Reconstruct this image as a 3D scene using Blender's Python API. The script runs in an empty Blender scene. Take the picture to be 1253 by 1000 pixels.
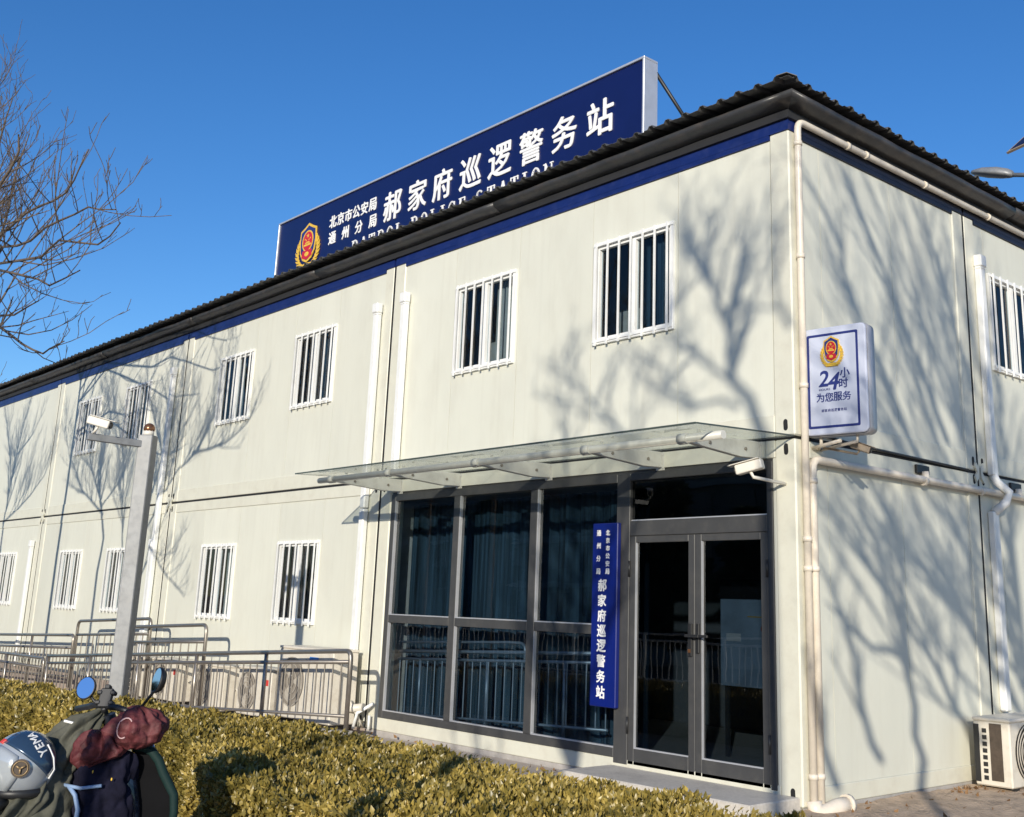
import bpy, bmesh, math, random
from mathutils import noise as mnoise
import numpy as np
from mathutils import Vector, Matrix

random.seed(7)
rng = np.random.default_rng(11)
R = math.radians
sc = bpy.context.scene
COL = sc.collection

# ------------------------------------------------------------------ camera, sky, sun, exposure
CAM = Vector((5.395, -7.452, 1.4963))
YAW, PITCH, ROLL, FPX = -0.83865, 0.24466, 0.02977, 1359.27
fw = Vector((math.sin(YAW)*math.cos(PITCH), math.cos(YAW)*math.cos(PITCH), math.sin(PITCH)))
rt = Vector((math.cos(YAW), -math.sin(YAW), 0.0))
up = rt.cross(fw)
r2 = rt*math.cos(ROLL) + up*math.sin(ROLL)
u2 = -rt*math.sin(ROLL) + up*math.cos(ROLL)
cd = bpy.data.cameras.new('camera')
cam = bpy.data.objects.new('camera', cd)
COL.objects.link(cam)
cam.matrix_world = Matrix(((r2.x, u2.x, -fw.x, CAM.x), (r2.y, u2.y, -fw.y, CAM.y), (r2.z, u2.z, -fw.z, CAM.z), (0, 0, 0, 1)))
cd.sensor_fit = 'HORIZONTAL'
cd.sensor_width = 36.0
cd.lens = FPX/1253.0*36.0
cd.shift_x = (626.5-686.13)/1253.0
cd.shift_y = (398.73-500.0)/1253.0
cd.clip_start, cd.clip_end = 0.05, 2000.0
sc.camera = cam

SUN = Vector((0.938, -1.211, 0.434)).normalized()          # towards the sun
elev = math.asin(SUN.z)
azim = math.atan2(SUN.x, SUN.y)                            # clockwise from +Y
world = bpy.data.worlds.new('World')
sc.world = world
world.use_nodes = True
wn = world.node_tree.nodes
bg = wn['Background']
sky = wn.new('ShaderNodeTexSky')
sky.sky_type = 'NISHITA'
sky.sun_disc = False
sky.sun_elevation = elev
sky.sun_rotation = azim
sky.altitude = 50.0
sky.air_density = 1.0
sky.dust_density = 0.25
sky.ozone_density = 4.0
hsv = wn.new('ShaderNodeHueSaturation')
hsv.inputs['Saturation'].default_value = 1.20
hsv.inputs['Hue'].default_value = 0.508
hsv.inputs['Value'].default_value = 1.06
world.node_tree.links.new(sky.outputs[0], hsv.inputs['Color'])
world.node_tree.links.new(hsv.outputs[0], bg.inputs['Color'])
bg.inputs['Strength'].default_value = 0.15

sd = bpy.data.lights.new('sun', 'SUN')
sd.energy = 4.75
sd.angle = R(0.53)
sd.color = (1.0, 0.925, 0.79)
sun = bpy.data.objects.new('sun', sd)
COL.objects.link(sun)
sun.rotation_euler = SUN.to_track_quat('Z', 'Y').to_euler()
sun.location = (20, -26, 12)

vs = sc.view_settings
vs.view_transform = 'Standard'
vs.look = 'None'
vs.exposure = 0.0
vs.gamma = 1.0
vs.use_curve_mapping = False

# ------------------------------------------------------------------ materials
def mat(name, col, rough=0.6, metal=0.0, var=0.12, scale=6.0, bump=0.0, bscale=60.0, dirt=None, spec=0.5, coat=0.0, stretch=(1, 1, 1)):
    m = bpy.data.materials.new(name)
    m.use_nodes = True
    n, l = m.node_tree.nodes, m.node_tree.links
    b = n['Principled BSDF']
    b.inputs['Roughness'].default_value = rough
    b.inputs['Metallic'].default_value = metal
    b.inputs['Specular IOR Level'].default_value = spec
    b.inputs['Coat Weight'].default_value = coat
    tc = n.new('ShaderNodeTexCoord')
    mp = n.new('ShaderNodeMapping')
    mp.inputs['Scale'].default_value = stretch
    l.new(tc.outputs['Object'], mp.inputs['Vector'])
    no = n.new('ShaderNodeTexNoise')
    no.inputs['Scale'].default_value = scale
    no.inputs['Detail'].default_value = 5.0
    no.inputs['Roughness'].default_value = 0.6
    l.new(mp.outputs[0], no.inputs['Vector'])
    ramp = n.new('ShaderNodeValToRGB')
    lo = tuple(max(0, c*(1-var)) for c in col)
    hi = tuple(min(1, c*(1+var)) for c in col)
    ramp.color_ramp.elements[0].position = 0.3
    ramp.color_ramp.elements[1].position = 0.7
    ramp.color_ramp.elements[0].color = (*lo, 1)
    ramp.color_ramp.elements[1].color = (*hi, 1)
    l.new(no.outputs['Fac'], ramp.inputs['Fac'])
    out = ramp.outputs['Color']
    if dirt:
        dcol, amount, dscale = dirt
        n2 = n.new('ShaderNodeTexNoise')
        n2.inputs['Scale'].default_value = dscale
        n2.inputs['Detail'].default_value = 8.0
        n2.inputs['Roughness'].default_value = 0.7
        l.new(mp.outputs[0], n2.inputs['Vector'])
        r2_ = n.new('ShaderNodeValToRGB')
        r2_.color_ramp.elements[0].position = 0.48
        r2_.color_ramp.elements[1].position = 0.78
        r2_.color_ramp.elements[0].color = (0, 0, 0, 1)
        r2_.color_ramp.elements[1].color = (amount, amount, amount, 1)
        l.new(n2.outputs['Fac'], r2_.inputs['Fac'])
        mx = n.new('ShaderNodeMixRGB')
        mx.inputs['Color2'].default_value = (*dcol, 1)
        l.new(r2_.outputs['Color'], mx.inputs['Fac'])
        l.new(out, mx.inputs['Color1'])
        out = mx.outputs['Color']
    l.new(out, b.inputs['Base Color'])
    if bump:
        nb = n.new('ShaderNodeTexNoise')
        nb.inputs['Scale'].default_value = bscale
        nb.inputs['Detail'].default_value = 4.0
        l.new(mp.outputs[0], nb.inputs['Vector'])
        bp = n.new('ShaderNodeBump')
        bp.inputs['Strength'].default_value = bump
        bp.inputs['Distance'].default_value = 0.02
        l.new(nb.outputs['Fac'], bp.inputs['Height'])
        l.new(bp.outputs[0], b.inputs['Normal'])
    return m

def glass_mat(name, tint, ior=1.5, rough=0.0, dust=0.0, dustcol=(0.6, 0.62, 0.58)):
    m = bpy.data.materials.new(name)
    m.use_nodes = True
    n, l = m.node_tree.nodes, m.node_tree.links
    n.remove(n['Principled BSDF'])
    out = n['Material Output']
    tr = n.new('ShaderNodeBsdfTransparent')
    tr.inputs['Color'].default_value = (*tint, 1)
    gl = n.new('ShaderNodeBsdfGlossy')
    gl.inputs['Roughness'].default_value = rough
    fr = n.new('ShaderNodeFresnel')
    fr.inputs['IOR'].default_value = ior
    tcn = n.new('ShaderNodeTexCoord')
    nz = n.new('ShaderNodeTexNoise')
    nz.inputs['Scale'].default_value = 1.6
    bp = n.new('ShaderNodeBump')
    bp.inputs['Strength'].default_value = 0.05
    bp.inputs['Distance'].default_value = 0.02
    l.new(tcn.outputs['Object'], nz.inputs['Vector'])
    l.new(nz.outputs['Fac'], bp.inputs['Height'])
    l.new(bp.outputs[0], gl.inputs['Normal'])
    mx = n.new('ShaderNodeMixShader')
    # the inner face of a pane only lets light through (no total internal reflection without refraction)
    ge = n.new('ShaderNodeNewGeometry')
    iv = n.new('ShaderNodeMath')
    iv.operation = 'SUBTRACT'
    iv.inputs[0].default_value = 1.0
    l.new(ge.outputs['Backfacing'], iv.inputs[1])
    mu = n.new('ShaderNodeMath')
    mu.operation = 'MULTIPLY'
    l.new(fr.outputs[0], mu.inputs[0])
    l.new(iv.outputs[0], mu.inputs[1])
    l.new(mu.outputs[0], mx.inputs[0])
    l.new(tr.outputs[0], mx.inputs[1])
    l.new(gl.outputs[0], mx.inputs[2])
    last = mx.outputs[0]
    if dust:
        df = n.new('ShaderNodeBsdfDiffuse')
        df.inputs['Color'].default_value = (*dustcol, 1)
        tl = n.new('ShaderNodeBsdfTranslucent')
        tl.inputs['Color'].default_value = (*dustcol, 1)
        ad = n.new('ShaderNodeMixShader')
        ad.inputs[0].default_value = 0.5
        l.new(df.outputs[0], ad.inputs[1])
        l.new(tl.outputs[0], ad.inputs[2])
        n2 = n.new('ShaderNodeTexNoise')
        n2.inputs['Scale'].default_value = 3.0
        n2.inputs['Detail'].default_value = 6.0
        l.new(tcn.outputs['Object'], n2.inputs['Vector'])
        mr = n.new('ShaderNodeMapRange')
        mr.inputs['From Min'].default_value = 0.3
        mr.inputs['From Max'].default_value = 0.7
        mr.inputs['To Min'].default_value = dust*0.6
        mr.inputs['To Max'].default_value = dust*1.4
        l.new(n2.outputs['Fac'], mr.inputs['Value'])
        m2 = n.new('ShaderNodeMixShader')
        l.new(mr.outputs[0], m2.inputs[0])
        l.new(last, m2.inputs[1])
        l.new(ad.outputs[0], m2.inputs[2])
        last = m2.outputs[0]
    l.new(last, out.inputs['Surface'])
    return m

M = {}
def panel_mat(name, col):
    m = mat(name, col, 0.5, var=0.035, scale=1.6, bump=0.05, bscale=7, dirt=((0.44, 0.40, 0.32), 0.22, 2.2), stretch=(1, 1, 0.4))
    n, l = m.node_tree.nodes, m.node_tree.links
    b = n['Principled BSDF']
    src = b.inputs['Base Color'].links[0].from_socket
    tc = n.new('ShaderNodeTexCoord')
    mp = n.new('ShaderNodeMapping')
    mp.inputs['Scale'].default_value = (14, 14, 0.55)
    l.new(tc.outputs['Object'], mp.inputs['Vector'])
    no = n.new('ShaderNodeTexNoise')
    no.inputs['Scale'].default_value = 1.0
    no.inputs['Detail'].default_value = 5.0
    l.new(mp.outputs[0], no.inputs['Vector'])
    mr = n.new('ShaderNodeMapRange')
    mr.inputs['From Min'].default_value = 0.52
    mr.inputs['From Max'].default_value = 0.80
    mr.inputs['To Max'].default_value = 0.15
    l.new(no.outputs['Fac'], mr.inputs['Value'])
    mx = n.new('ShaderNodeMixRGB')
    mx.inputs['Color2'].default_value = (0.46, 0.43, 0.34, 1)
    l.new(mr.outputs[0], mx.inputs['Fac'])
    l.new(src, mx.inputs['Color1'])
    oi = n.new('ShaderNodeObjectInfo')
    mv = n.new('ShaderNodeMapRange')
    mv.inputs['To Min'].default_value = 0.965
    mv.inputs['To Max'].default_value = 1.035
    l.new(oi.outputs['Random'], mv.inputs['Value'])
    hv = n.new('ShaderNodeHueSaturation')
    l.new(mv.outputs[0], hv.inputs['Value'])
    l.new(mx.outputs[0], hv.inputs['Color'])
    l.new(hv.outputs[0], b.inputs['Base Color'])
    return m
M['cream'] = panel_mat('cream_panel', (0.668, 0.664, 0.572))
M['cream2'] = mat('cream_frame_steel', (0.67, 0.655, 0.55), 0.45, var=0.04, scale=3, bump=0.05, bscale=20, dirt=((0.42, 0.36, 0.28), 0.3, 5))
M['pvc'] = mat('cream_pvc', (0.76, 0.68, 0.57), 0.35, var=0.06, scale=8, dirt=((0.4, 0.34, 0.27), 0.3, 9))
M['white'] = mat('white_upvc', (0.80, 0.80, 0.78), 0.4, var=0.04, scale=5, dirt=((0.5, 0.47, 0.42), 0.25, 9))
M['blackgap'] = mat('joint_seal', (0.012, 0.012, 0.013), 0.8)
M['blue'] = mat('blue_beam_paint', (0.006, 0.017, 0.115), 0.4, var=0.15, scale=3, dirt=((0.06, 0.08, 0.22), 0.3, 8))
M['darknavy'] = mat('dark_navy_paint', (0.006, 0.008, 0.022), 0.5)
M['signblue'] = mat('sign_blue', (0.004, 0.009, 0.075), 0.35, var=0.08, scale=2)
M['plaqueblue'] = mat('plaque_blue', (0.004, 0.014, 0.16), 0.3, var=0.08, scale=3)
M['letter'] = mat('white_lettering', (0.85, 0.84, 0.82), 0.5, var=0.02)
M['navy'] = mat('navy_print', (0.018, 0.03, 0.17), 0.5, var=0.05)
M['gold'] = mat('gold_emblem', (0.75, 0.47, 0.05), 0.4, var=0.25, scale=60)
M['red'] = mat('red_emblem', (0.55, 0.015, 0.03), 0.4, var=0.1, scale=40)
M['roof'] = mat('roof_sheet_grey', (0.085, 0.085, 0.083), 0.5, var=0.25, scale=3, dirt=((0.16, 0.14, 0.12), 0.4, 5))
M['gutter'] = mat('gutter_grey', (0.042, 0.043, 0.047), 0.4, var=0.3, scale=3, bump=0.3, bscale=7, dirt=((0.13, 0.105, 0.085), 0.55, 5))
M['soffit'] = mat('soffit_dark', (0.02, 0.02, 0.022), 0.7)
M['steel'] = mat('stainless_tube', (0.32, 0.29, 0.255), 0.36, metal=0.75, var=0.1, scale=12, dirt=((0.3, 0.24, 0.18), 0.4, 10))
M['alu'] = mat('aluminium_edge', (0.62, 0.63, 0.66), 0.35, metal=0.5, var=0.08)
M['darkalu'] = mat('dark_grey_frame', (0.058, 0.058, 0.059), 0.42, var=0.1, scale=4, dirt=((0.15, 0.14, 0.12), 0.3, 6))
M['canopy'] = mat('canopy_grey_paint', (0.60, 0.59, 0.54), 0.4, var=0.06, scale=6, dirt=((0.3, 0.27, 0.22), 0.35, 8))
M['concrete'] = mat('concrete', (0.43, 0.40, 0.37), 0.85, var=0.12, scale=5, bump=0.3, bscale=70, dirt=((0.2, 0.18, 0.15), 0.6, 4))
M['stepgrey'] = mat('grey_granite', (0.58, 0.535, 0.47), 0.7, var=0.12, scale=40, bump=0.1, bscale=120, dirt=((0.22, 0.2, 0.17), 0.5, 3))
M['pave'] = mat('pink_grey_paving', (0.47, 0.40, 0.34), 0.85, var=0.12, scale=12, bump=0.3, bscale=50, dirt=((0.2, 0.17, 0.14), 0.5, 3))
M['asphalt'] = mat('asphalt', (0.06, 0.06, 0.06), 0.9, var=0.2, scale=30, bump=0.3, bscale=150)
M['dirt'] = mat('dusty_ground', (0.50, 0.375, 0.265), 0.95, var=0.25, scale=7, bump=0.8, bscale=40, dirt=((0.17, 0.13, 0.09), 0.6, 6))
M['tile'] = mat('plinth_tile', (0.36, 0.29, 0.24), 0.7, var=0.15, scale=4)
M['glass'] = glass_mat('window_glass', (0.84, 0.90, 0.93), 1.5)
M['doorglass'] = glass_mat('tinted_door_glass', (0.47, 0.52, 0.56), 1.55)
M['canopyglass'] = glass_mat('canopy_glass', (0.93, 0.95, 0.93), 1.35, dust=0.16, dustcol=(0.80, 0.84, 0.76))
M['curtain'] = mat('blue_grey_curtain', (0.013, 0.026, 0.040), 0.9, var=0.8, scale=9, stretch=(2.5, 0.2, 0.05), spec=0.1)  # streaked tone puts pleat highlights into the cloth colour
M['blind'] = mat('pale_blind', (0.20, 0.20, 0.19), 0.8, var=0.08)
M['interior'] = mat('interior_wall', (0.22, 0.22, 0.22), 0.9)
M['acwhite'] = mat('ac_cream_casing', (0.68, 0.63, 0.54), 0.45, var=0.06, scale=5, dirt=((0.36, 0.29, 0.2), 0.5, 7))
M['acgrille'] = mat('ac_grille', (0.45, 0.41, 0.35), 0.5, var=0.1)
M['fanback'] = mat('fan_recess', (0.25, 0.22, 0.185), 0.7)
M['barrier'] = mat('barrier_tube', (0.10, 0.13, 0.17), 0.4, metal=0.3)
M['boardpale'] = mat('board_pale_blue', (0.36, 0.45, 0.54), 0.7, var=0.3, scale=2)
M['black'] = mat('black_plastic', (0.018, 0.018, 0.019), 0.45, var=0.2)
M['brownlabel'] = mat('brown_panel', (0.075, 0.055, 0.04), 0.6, var=0.3, scale=20)
M['poleg'] = mat('galvanised_pole', (0.26, 0.265, 0.27), 0.5, metal=0.3, var=0.18, scale=14, dirt=((0.2, 0.19, 0.17), 0.5, 7))
M['bronze'] = mat('bronze_trim', (0.35, 0.24, 0.12), 0.4, metal=0.4)
M['camtan'] = mat('tan_bracket', (0.32, 0.25, 0.18), 0.5)
M['pinkprint'] = mat('pink_print', (0.55, 0.36, 0.36), 0.6)
M['glassedge'] = mat('glass_edge', (0.06, 0.075, 0.065), 0.25)
M['camw'] = mat('camera_white', (0.72, 0.68, 0.60), 0.4, var=0.05)
M['copper'] = mat('copper_dome', (0.25, 0.12, 0.06), 0.25, metal=0.6)
M['signwhite'] = mat('lightbox_face', (0.54, 0.57, 0.68), 0.3, var=0.05, scale=3, coat=0.3)
M['signside'] = mat('lightbox_side', (0.42, 0.42, 0.45), 0.35, metal=0.4, var=0.1)
M['bark'] = mat('tree_bark', (0.14, 0.105, 0.078), 0.9, var=0.35, scale=18, bump=0.5, bscale=40)
M['twig'] = mat('hedge_twig', (0.07, 0.05, 0.03), 0.9, var=0.3)
M['blackcloth'] = mat('black_cloth', (0.008, 0.008, 0.009), 0.95, spec=0.08)
M['khaki'] = mat('khaki_cloth', (0.085, 0.085, 0.066), 0.85, spec=0.2, var=0.15, scale=10, bump=0.35, bscale=18, dirt=((0.2, 0.19, 0.16), 0.4, 5))
M['maroon'] = mat('maroon_cloth', (0.10, 0.024, 0.027), 0.62, spec=0.25, var=0.5, scale=34, bump=0.6, bscale=14, dirt=((0.32, 0.14, 0.13), 0.4, 9))
M['quilt'] = mat('navy_quilt', (0.010, 0.010, 0.022), 0.9, spec=0.12, var=0.5, scale=14, bump=0.3, bscale=15)
M['green'] = mat('green_piping', (0.010, 0.028, 0.026), 0.7, spec=0.2, var=0.1)
M['chrome'] = mat('grey_chrome', (0.5, 0.52, 0.55), 0.25, metal=0.8)
M['mirror'] = mat('mirror_glass', (0.75, 0.8, 0.9), 0.03, metal=1.0, var=0.0)
M['helmet'] = mat('helmet_silver', (0.40, 0.43, 0.46), 0.2, metal=0.3, var=0.06, coat=0.6)
M['helmetblue'] = mat('helmet_navy', (0.03, 0.06, 0.11), 0.22, metal=0.2, var=0.1, coat=0.6)
M['visor'] = mat('visor_smoke', (0.42, 0.45, 0.47), 0.12, metal=0.2, var=0.03, coat=1.0)
M['bodyblue'] = mat('scooter_dark', (0.012, 0.018, 0.035), 0.25, coat=0.5)
M['lblue'] = mat('pale_blue_trim', (0.25, 0.36, 0.55), 0.5)
M['label_blue'] = mat('label_blue', (0.02, 0.16, 0.5), 0.5)
M['label_red'] = mat('label_red', (0.6, 0.05, 0.04), 0.5)
M['wall_opp'] = mat('opposite_render', (0.16, 0.165, 0.17), 0.9, var=0.15, scale=0.6)
M['wall_opp2'] = mat('opposite_band', (0.36, 0.36, 0.37), 0.9, var=0.1, scale=0.6)
M['conifer'] = mat('conifer_needles', (0.03, 0.05, 0.022), 0.8, var=0.4, scale=3)
M['solar'] = mat('solar_cells', (0.012, 0.022, 0.07), 0.2, var=0.2, scale=8)

# hedge leaf: colour differs leaf by leaf
def leaf_mat():
    m = bpy.data.materials.new('hedge_leaf')
    m.use_nodes = True
    n, l = m.node_tree.nodes, m.node_tree.links
    b = n['Principled BSDF']
    b.inputs['Roughness'].default_value = 0.38
    at = n.new('ShaderNodeAttribute')
    at.attribute_name = 'tone'
    cr = n.new('ShaderNodeValToRGB')
    e = cr.color_ramp.elements
    e[0].position = 0.0
    e[0].color = (0.075, 0.068, 0.018, 1)
    e[1].position = 1.0
    e[1].color = (0.62, 0.47, 0.16, 1)
    for p, c in ((0.35, (0.17, 0.135, 0.030, 1)), (0.7, (0.35, 0.26, 0.062, 1)), (0.93, (0.52, 0.39, 0.10, 1))):
        k = e.new(p)
        k.color = c
    l.new(at.outputs['Fac'], cr.inputs['Fac'])
    l.new(cr.outputs['Color'], b.inputs['Base Color'])
    tl = n.new('ShaderNodeBsdfTranslucent')
    l.new(cr.outputs['Color'], tl.inputs['Color'])
    mx = n.new('ShaderNodeMixShader')
    mx.inputs[0].default_value = 0.10
    l.new(b.outputs[0], mx.inputs[1])
    l.new(tl.outputs[0], mx.inputs[2])
    l.new(mx.outputs[0], n['Material Output'].inputs['Surface'])
    return m
M['leaf'] = leaf_mat()
M['dryleaf'] = mat('dry_leaf', (0.22, 0.12, 0.05), 0.8, var=0.5, scale=9)

# ------------------------------------------------------------------ mesh helpers
class MB:
    """collects verts and faces, then links them as one mesh object"""
    def __init__(self):
        self.v, self.f, self.sm, self.mi = [], [], [], []

    def add(self, vs, fs, smooth=False, mi=0):
        o = len(self.v)
        self.v += [tuple(p) for p in vs]
        self.f += [tuple(i+o for i in q) for q in fs]
        self.sm += [smooth]*len(fs)
        self.mi += [mi]*len(fs)
        return self

    def box(self, x0, x1, y0, y1, z0, z1, mi=0):
        v = [(x, y, z) for z in (z0, z1) for y in (y0, y1) for x in (x0, x1)]
        return self.add(v, [(0, 2, 3, 1), (4, 5, 7, 6), (0, 1, 5, 4), (2, 6, 7, 3), (0, 4, 6, 2), (1, 3, 7, 5)], mi=mi)

    def obox(self, c, ax, ay, az, hx, hy, hz, mi=0):
        c = Vector(c)
        v = [c+ax*sx*hx+ay*sy*hy+az*sz*hz for sz in (-1, 1) for sy in (-1, 1) for sx in (-1, 1)]
        return self.add(v, [(0, 2, 3, 1), (4, 5, 7, 6), (0, 1, 5, 4), (2, 6, 7, 3), (0, 4, 6, 2), (1, 3, 7, 5)], mi=mi)

    def tube(self, pts, r, n=8, cap=True, smooth=True, mi=0):
        pts = [Vector(p) for p in pts]
        rs = r if isinstance(r, (list, tuple)) else [r]*len(pts)
        vs, fs = [], []
        prev = None
        for i, p in enumerate(pts):
            d = (pts[min(i+1, len(pts)-1)]-pts[max(i-1, 0)]).normalized()
            if prev is None:
                a = Vector((0, 0, 1)) if abs(d.z) < 0.9 else Vector((1, 0, 0))
                u = d.cross(a).normalized()
            else:
                u = (prev-d*prev.dot(d)).normalized()
            prev = u
            w = d.cross(u)
            for k in range(n):
                t = 2*math.pi*k/n
                vs.append(p+(u*math.cos(t)+w*math.sin(t))*rs[i])
        for i in range(len(pts)-1):
            for k in range(n):
                fs.append((i*n+k, i*n+(k+1) % n, (i+1)*n+(k+1) % n, (i+1)*n+k))
        self.add(vs, fs, smooth, mi)
        if cap:
            self.add(vs[:n], [tuple(range(n-1, -1, -1))], mi=mi)
            self.add(vs[-n:], [tuple(range(n))], mi=mi)
        return self

    def prism(self, poly, fn, d0, d1, mi=0, smooth=False):
        """polygon in 2D; fn(a, b, d) -> 3D point; extruded from d0 to d1"""
        n = len(poly)
        vs = [fn(a, b, d0) for a, b in poly]+[fn(a, b, d1) for a, b in poly]
        fs = [tuple(range(n-1, -1, -1)), tuple(range(n, 2*n))]
        self.add(vs, fs, mi=mi)
        self.add(vs, [(i, (i+1) % n, n+(i+1) % n, n+i) for i in range(n)], smooth, mi)
        return self

    def sphere(self, c, rx, ry, rz, nu=16, nv=10, mi=0, rot=None):
        c = Vector(c)
        vs, fs = [], []
        for j in range(nv+1):
            th = math.pi*j/nv
            for i in range(nu):
                ph = 2*math.pi*i/nu
                p = Vector((rx*math.sin(th)*math.cos(ph), ry*math.sin(th)*math.sin(ph), rz*math.cos(th)))
                vs.append(c+(rot @ p if rot else p))
        for j in range(nv):
            for i in range(nu):
                fs.append((j*nu+i, (j+1)*nu+i, (j+1)*nu+(i+1) % nu, j*nu+(i+1) % nu))
        return self.add(vs, fs, True, mi)

    def build(self, name, mats, parent=None, bevel=0.0, seg=1):
        me = bpy.data.meshes.new(name)
        me.from_pydata(self.v, [], self.f)
        if not isinstance(mats, (list, tuple)):
            mats = [mats]
        for m in mats:
            me.materials.append(m)
        me.polygons.foreach_set('use_smooth', self.sm)
        me.polygons.foreach_set('material_index', self.mi)
        bm = bmesh.new()
        bm.from_mesh(me)
        if name != 'letter':
            bmesh.ops.remove_doubles(bm, verts=bm.verts, dist=1e-5)
            bmesh.ops.recalc_face_normals(bm, faces=bm.faces)
        bm.to_mesh(me)
        bm.free()
        o = bpy.data.objects.new(name, me)
        COL.objects.link(o)
        if parent:
            o.parent = parent
            o.matrix_parent_inverse = Matrix.Translation(-world_loc(parent))
        if bevel:
            b = o.modifiers.new('bevel', 'BEVEL')
            b.width = bevel
            b.segments = seg
            b.limit_method = 'ANGLE'
            b.angle_limit = R(50)
        return o

def world_loc(o):
    return Vector(o.location) if o.parent is None else Vector((0, 0, 0))

def tag(o, label=None, cat=None, group=None, kind=None):
    for k, v in (('label', label), ('category', cat), ('group', group), ('kind', kind)):
        if v:
            o[k] = v
    return o

def thing(name, label, cat, loc=(0, 0, 0), group=None):
    o = bpy.data.objects.new(name, None)
    o.location = loc
    o.empty_display_size = 0.2
    COL.objects.link(o)
    return tag(o, label, cat, group)

def under(o, p):
    """make o a sub-part of p (whose own world matrix is the identity)"""
    o.parent = p
    o.matrix_parent_inverse = Matrix()
    return o

def node(name, parent):
    """an Empty that is a part holding sub-parts"""
    o = bpy.data.objects.new(name, None)
    COL.objects.link(o)
    o.parent = parent
    o.matrix_parent_inverse = Matrix.Translation(-Vector(parent.location))
    return o

def text_mesh(body, name, m, place, size, parent, bold=0.0, extrude=0.004, cx=0.0, cz=0.0, sx=1.0, font_h=None, shear=0.0):
    """lettering centred on its own bounding box; weight comes from shifted layers; place(a, b, d) -> 3D"""
    c = bpy.data.curves.new(name, 'FONT')
    c.body = body
    c.size = 1.0
    c.extrude = 0.5
    c.resolution_u = 3
    c.shear = shear
    t = bpy.data.objects.new('tmp_text', c)
    COL.objects.link(t)
    bpy.context.view_layer.update()
    dg = bpy.context.evaluated_depsgraph_get()
    me = bpy.data.meshes.new_from_object(t.evaluated_get(dg))
    bpy.data.objects.remove(t)
    co = np.array([v.co[:] for v in me.vertices])
    fs = [tuple(p.vertices) for p in me.polygons]
    bpy.data.meshes.remove(me)
    mn, mx = co.min(0), co.max(0)
    h = font_h if font_h else size*(mx[1]-mn[1])
    s = (h*(1-2*bold))/(mx[1]-mn[1])
    w = bold*h
    shifts = [(0, 0), (-w, 0), (w, 0), (0, -w), (0, w), (-w*0.7, -w*0.7), (w*0.7, w*0.7)] if bold else [(0, 0)]
    mb = MB()
    for k, (dx, dy) in enumerate(shifts):
        top = 2*extrude*(1-0.04*k)
        mb.add([place((p[0]-(mn[0]+mx[0])/2)*s*sx+cx+dx, (p[1]-(mn[1]+mx[1])/2)*s+cz+dy, top if p[2] > 0 else 0.0) for p in co], fs)
    return mb.build(name, m, parent)

def bend(p, q, r_, s, n=5):
    """rounded corner points between p -> q -> r_"""
    p, q, r_ = Vector(p), Vector(q), Vector(r_)
    a = q+(p-q).normalized()*s
    b = q+(r_-q).normalized()*s
    return [a*(1-t)**2+q*2*t*(1-t)+b*t*t for t in [k/n for k in range(n+1)]]

def loft(mb, rings, smooth=True, closed=True, cap=True, mi=0):
    n = len(rings[0])
    vs = [p for r in rings for p in r]
    fs = []
    for i in range(len(rings)-1):
        for k in range(n if closed else n-1):
            fs.append((i*n+k, i*n+(k+1) % n, (i+1)*n+(k+1) % n, (i+1)*n+k))
    mb.add(vs, fs, smooth, mi)
    if cap:
        mb.add(rings[0], [tuple(range(n-1, -1, -1))], smooth, mi)
        mb.add(rings[-1], [tuple(range(n))], smooth, mi)
    return mb

# ------------------------------------------------------------------ ground
def slope(x):
    return 0.0 if x > -5.0 else max(-0.75, 0.028*(x+5.0))

def sheet(name, x0, x1, y0, y1, dz, m, nx=40, ny=4, noise=0.0, zf=slope):
    mb = MB()
    vs, fs = [], []
    for j in range(ny+1):
        for i in range(nx+1):
            x = x0+(x1-x0)*i/nx
            y = y0+(y1-y0)*j/ny
            vs.append((x, y, zf(x)+dz+(random.uniform(-noise, noise) if noise else 0)))
    for j in range(ny):
        for i in range(nx):
            a = j*(nx+1)+i
            fs.append((a, a+1, a+nx+2, a+nx+1))
    mb.add(vs, fs, bool(noise))
    return mb.build(name, m)

g = MB()
xs = [-900, -32, -27, -22, -16, -11, -8, -5, 900]
vs, fs = [], []
for y in (-900, 900):
    for x in xs:
        vs.append((x, y, slope(x)-0.03))
for i in range(len(xs)-1):
    fs.append((i, i+1, len(xs)+i+1, len(xs)+i))
g.add(vs, fs)
tag(g.build('ground', M['dirt']), kind='structure', label='bare dusty brown ground around the building')
tag(sheet('dirt_strip', 0.02, 9.0, -1.6, 14.0, 0.028, M['dirt'], 90, 120, 0.017), kind='structure', label='dusty uneven ground beside the right hand wall')
tag(sheet('front_pavement', -32, 0.0, -2.9, -0.02, 0.0, M['pave'], 60, 6), kind='structure', label='grey paving strip between the hedge and the front wall')
tag(sheet('street_pavement', -32, 40, -8.6, -4.35, -0.01, M['pave'], 60, 6), kind='structure', label='paved footway in front of the hedge')
tag(sheet('road', -200, 200, -22, -8.9, -0.02, M['asphalt'], 80, 4), kind='structure', label='asphalt road beyond the footway')
kb = MB().box(-32, 60, -8.9, -8.6, -0.05, 0.10)
tag(kb.build('kerb', M['concrete'], bevel=0.01), kind='structure', label='concrete kerb along the road')
tag(MB().box(-2.05, -0.02, -0.62, -0.002, -0.02, 0.12).build('entrance_step', M['stepgrey'], bevel=0.008), kind='structure', label='low grey stone step in front of the glass doors')

# ------------------------------------------------------------------ the building
B = thing('police_station', 'two storey cream building of stacked cabins with barred windows and dark roof', 'building')
W = 6.06
NM = 5                       # modules along the front
DEPTH = 3.02                 # one module deep along the side
NS = 4
Z0, ZA, ZB, ZT, ZR = 0.045, 2.857, 2.885, 5.575, 5.72
PW = 0.205                   # corner post width
Pl = lambda mb, name, m, bevel=0.0, par=None: mb.build(name, m, par or B, bevel)

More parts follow.
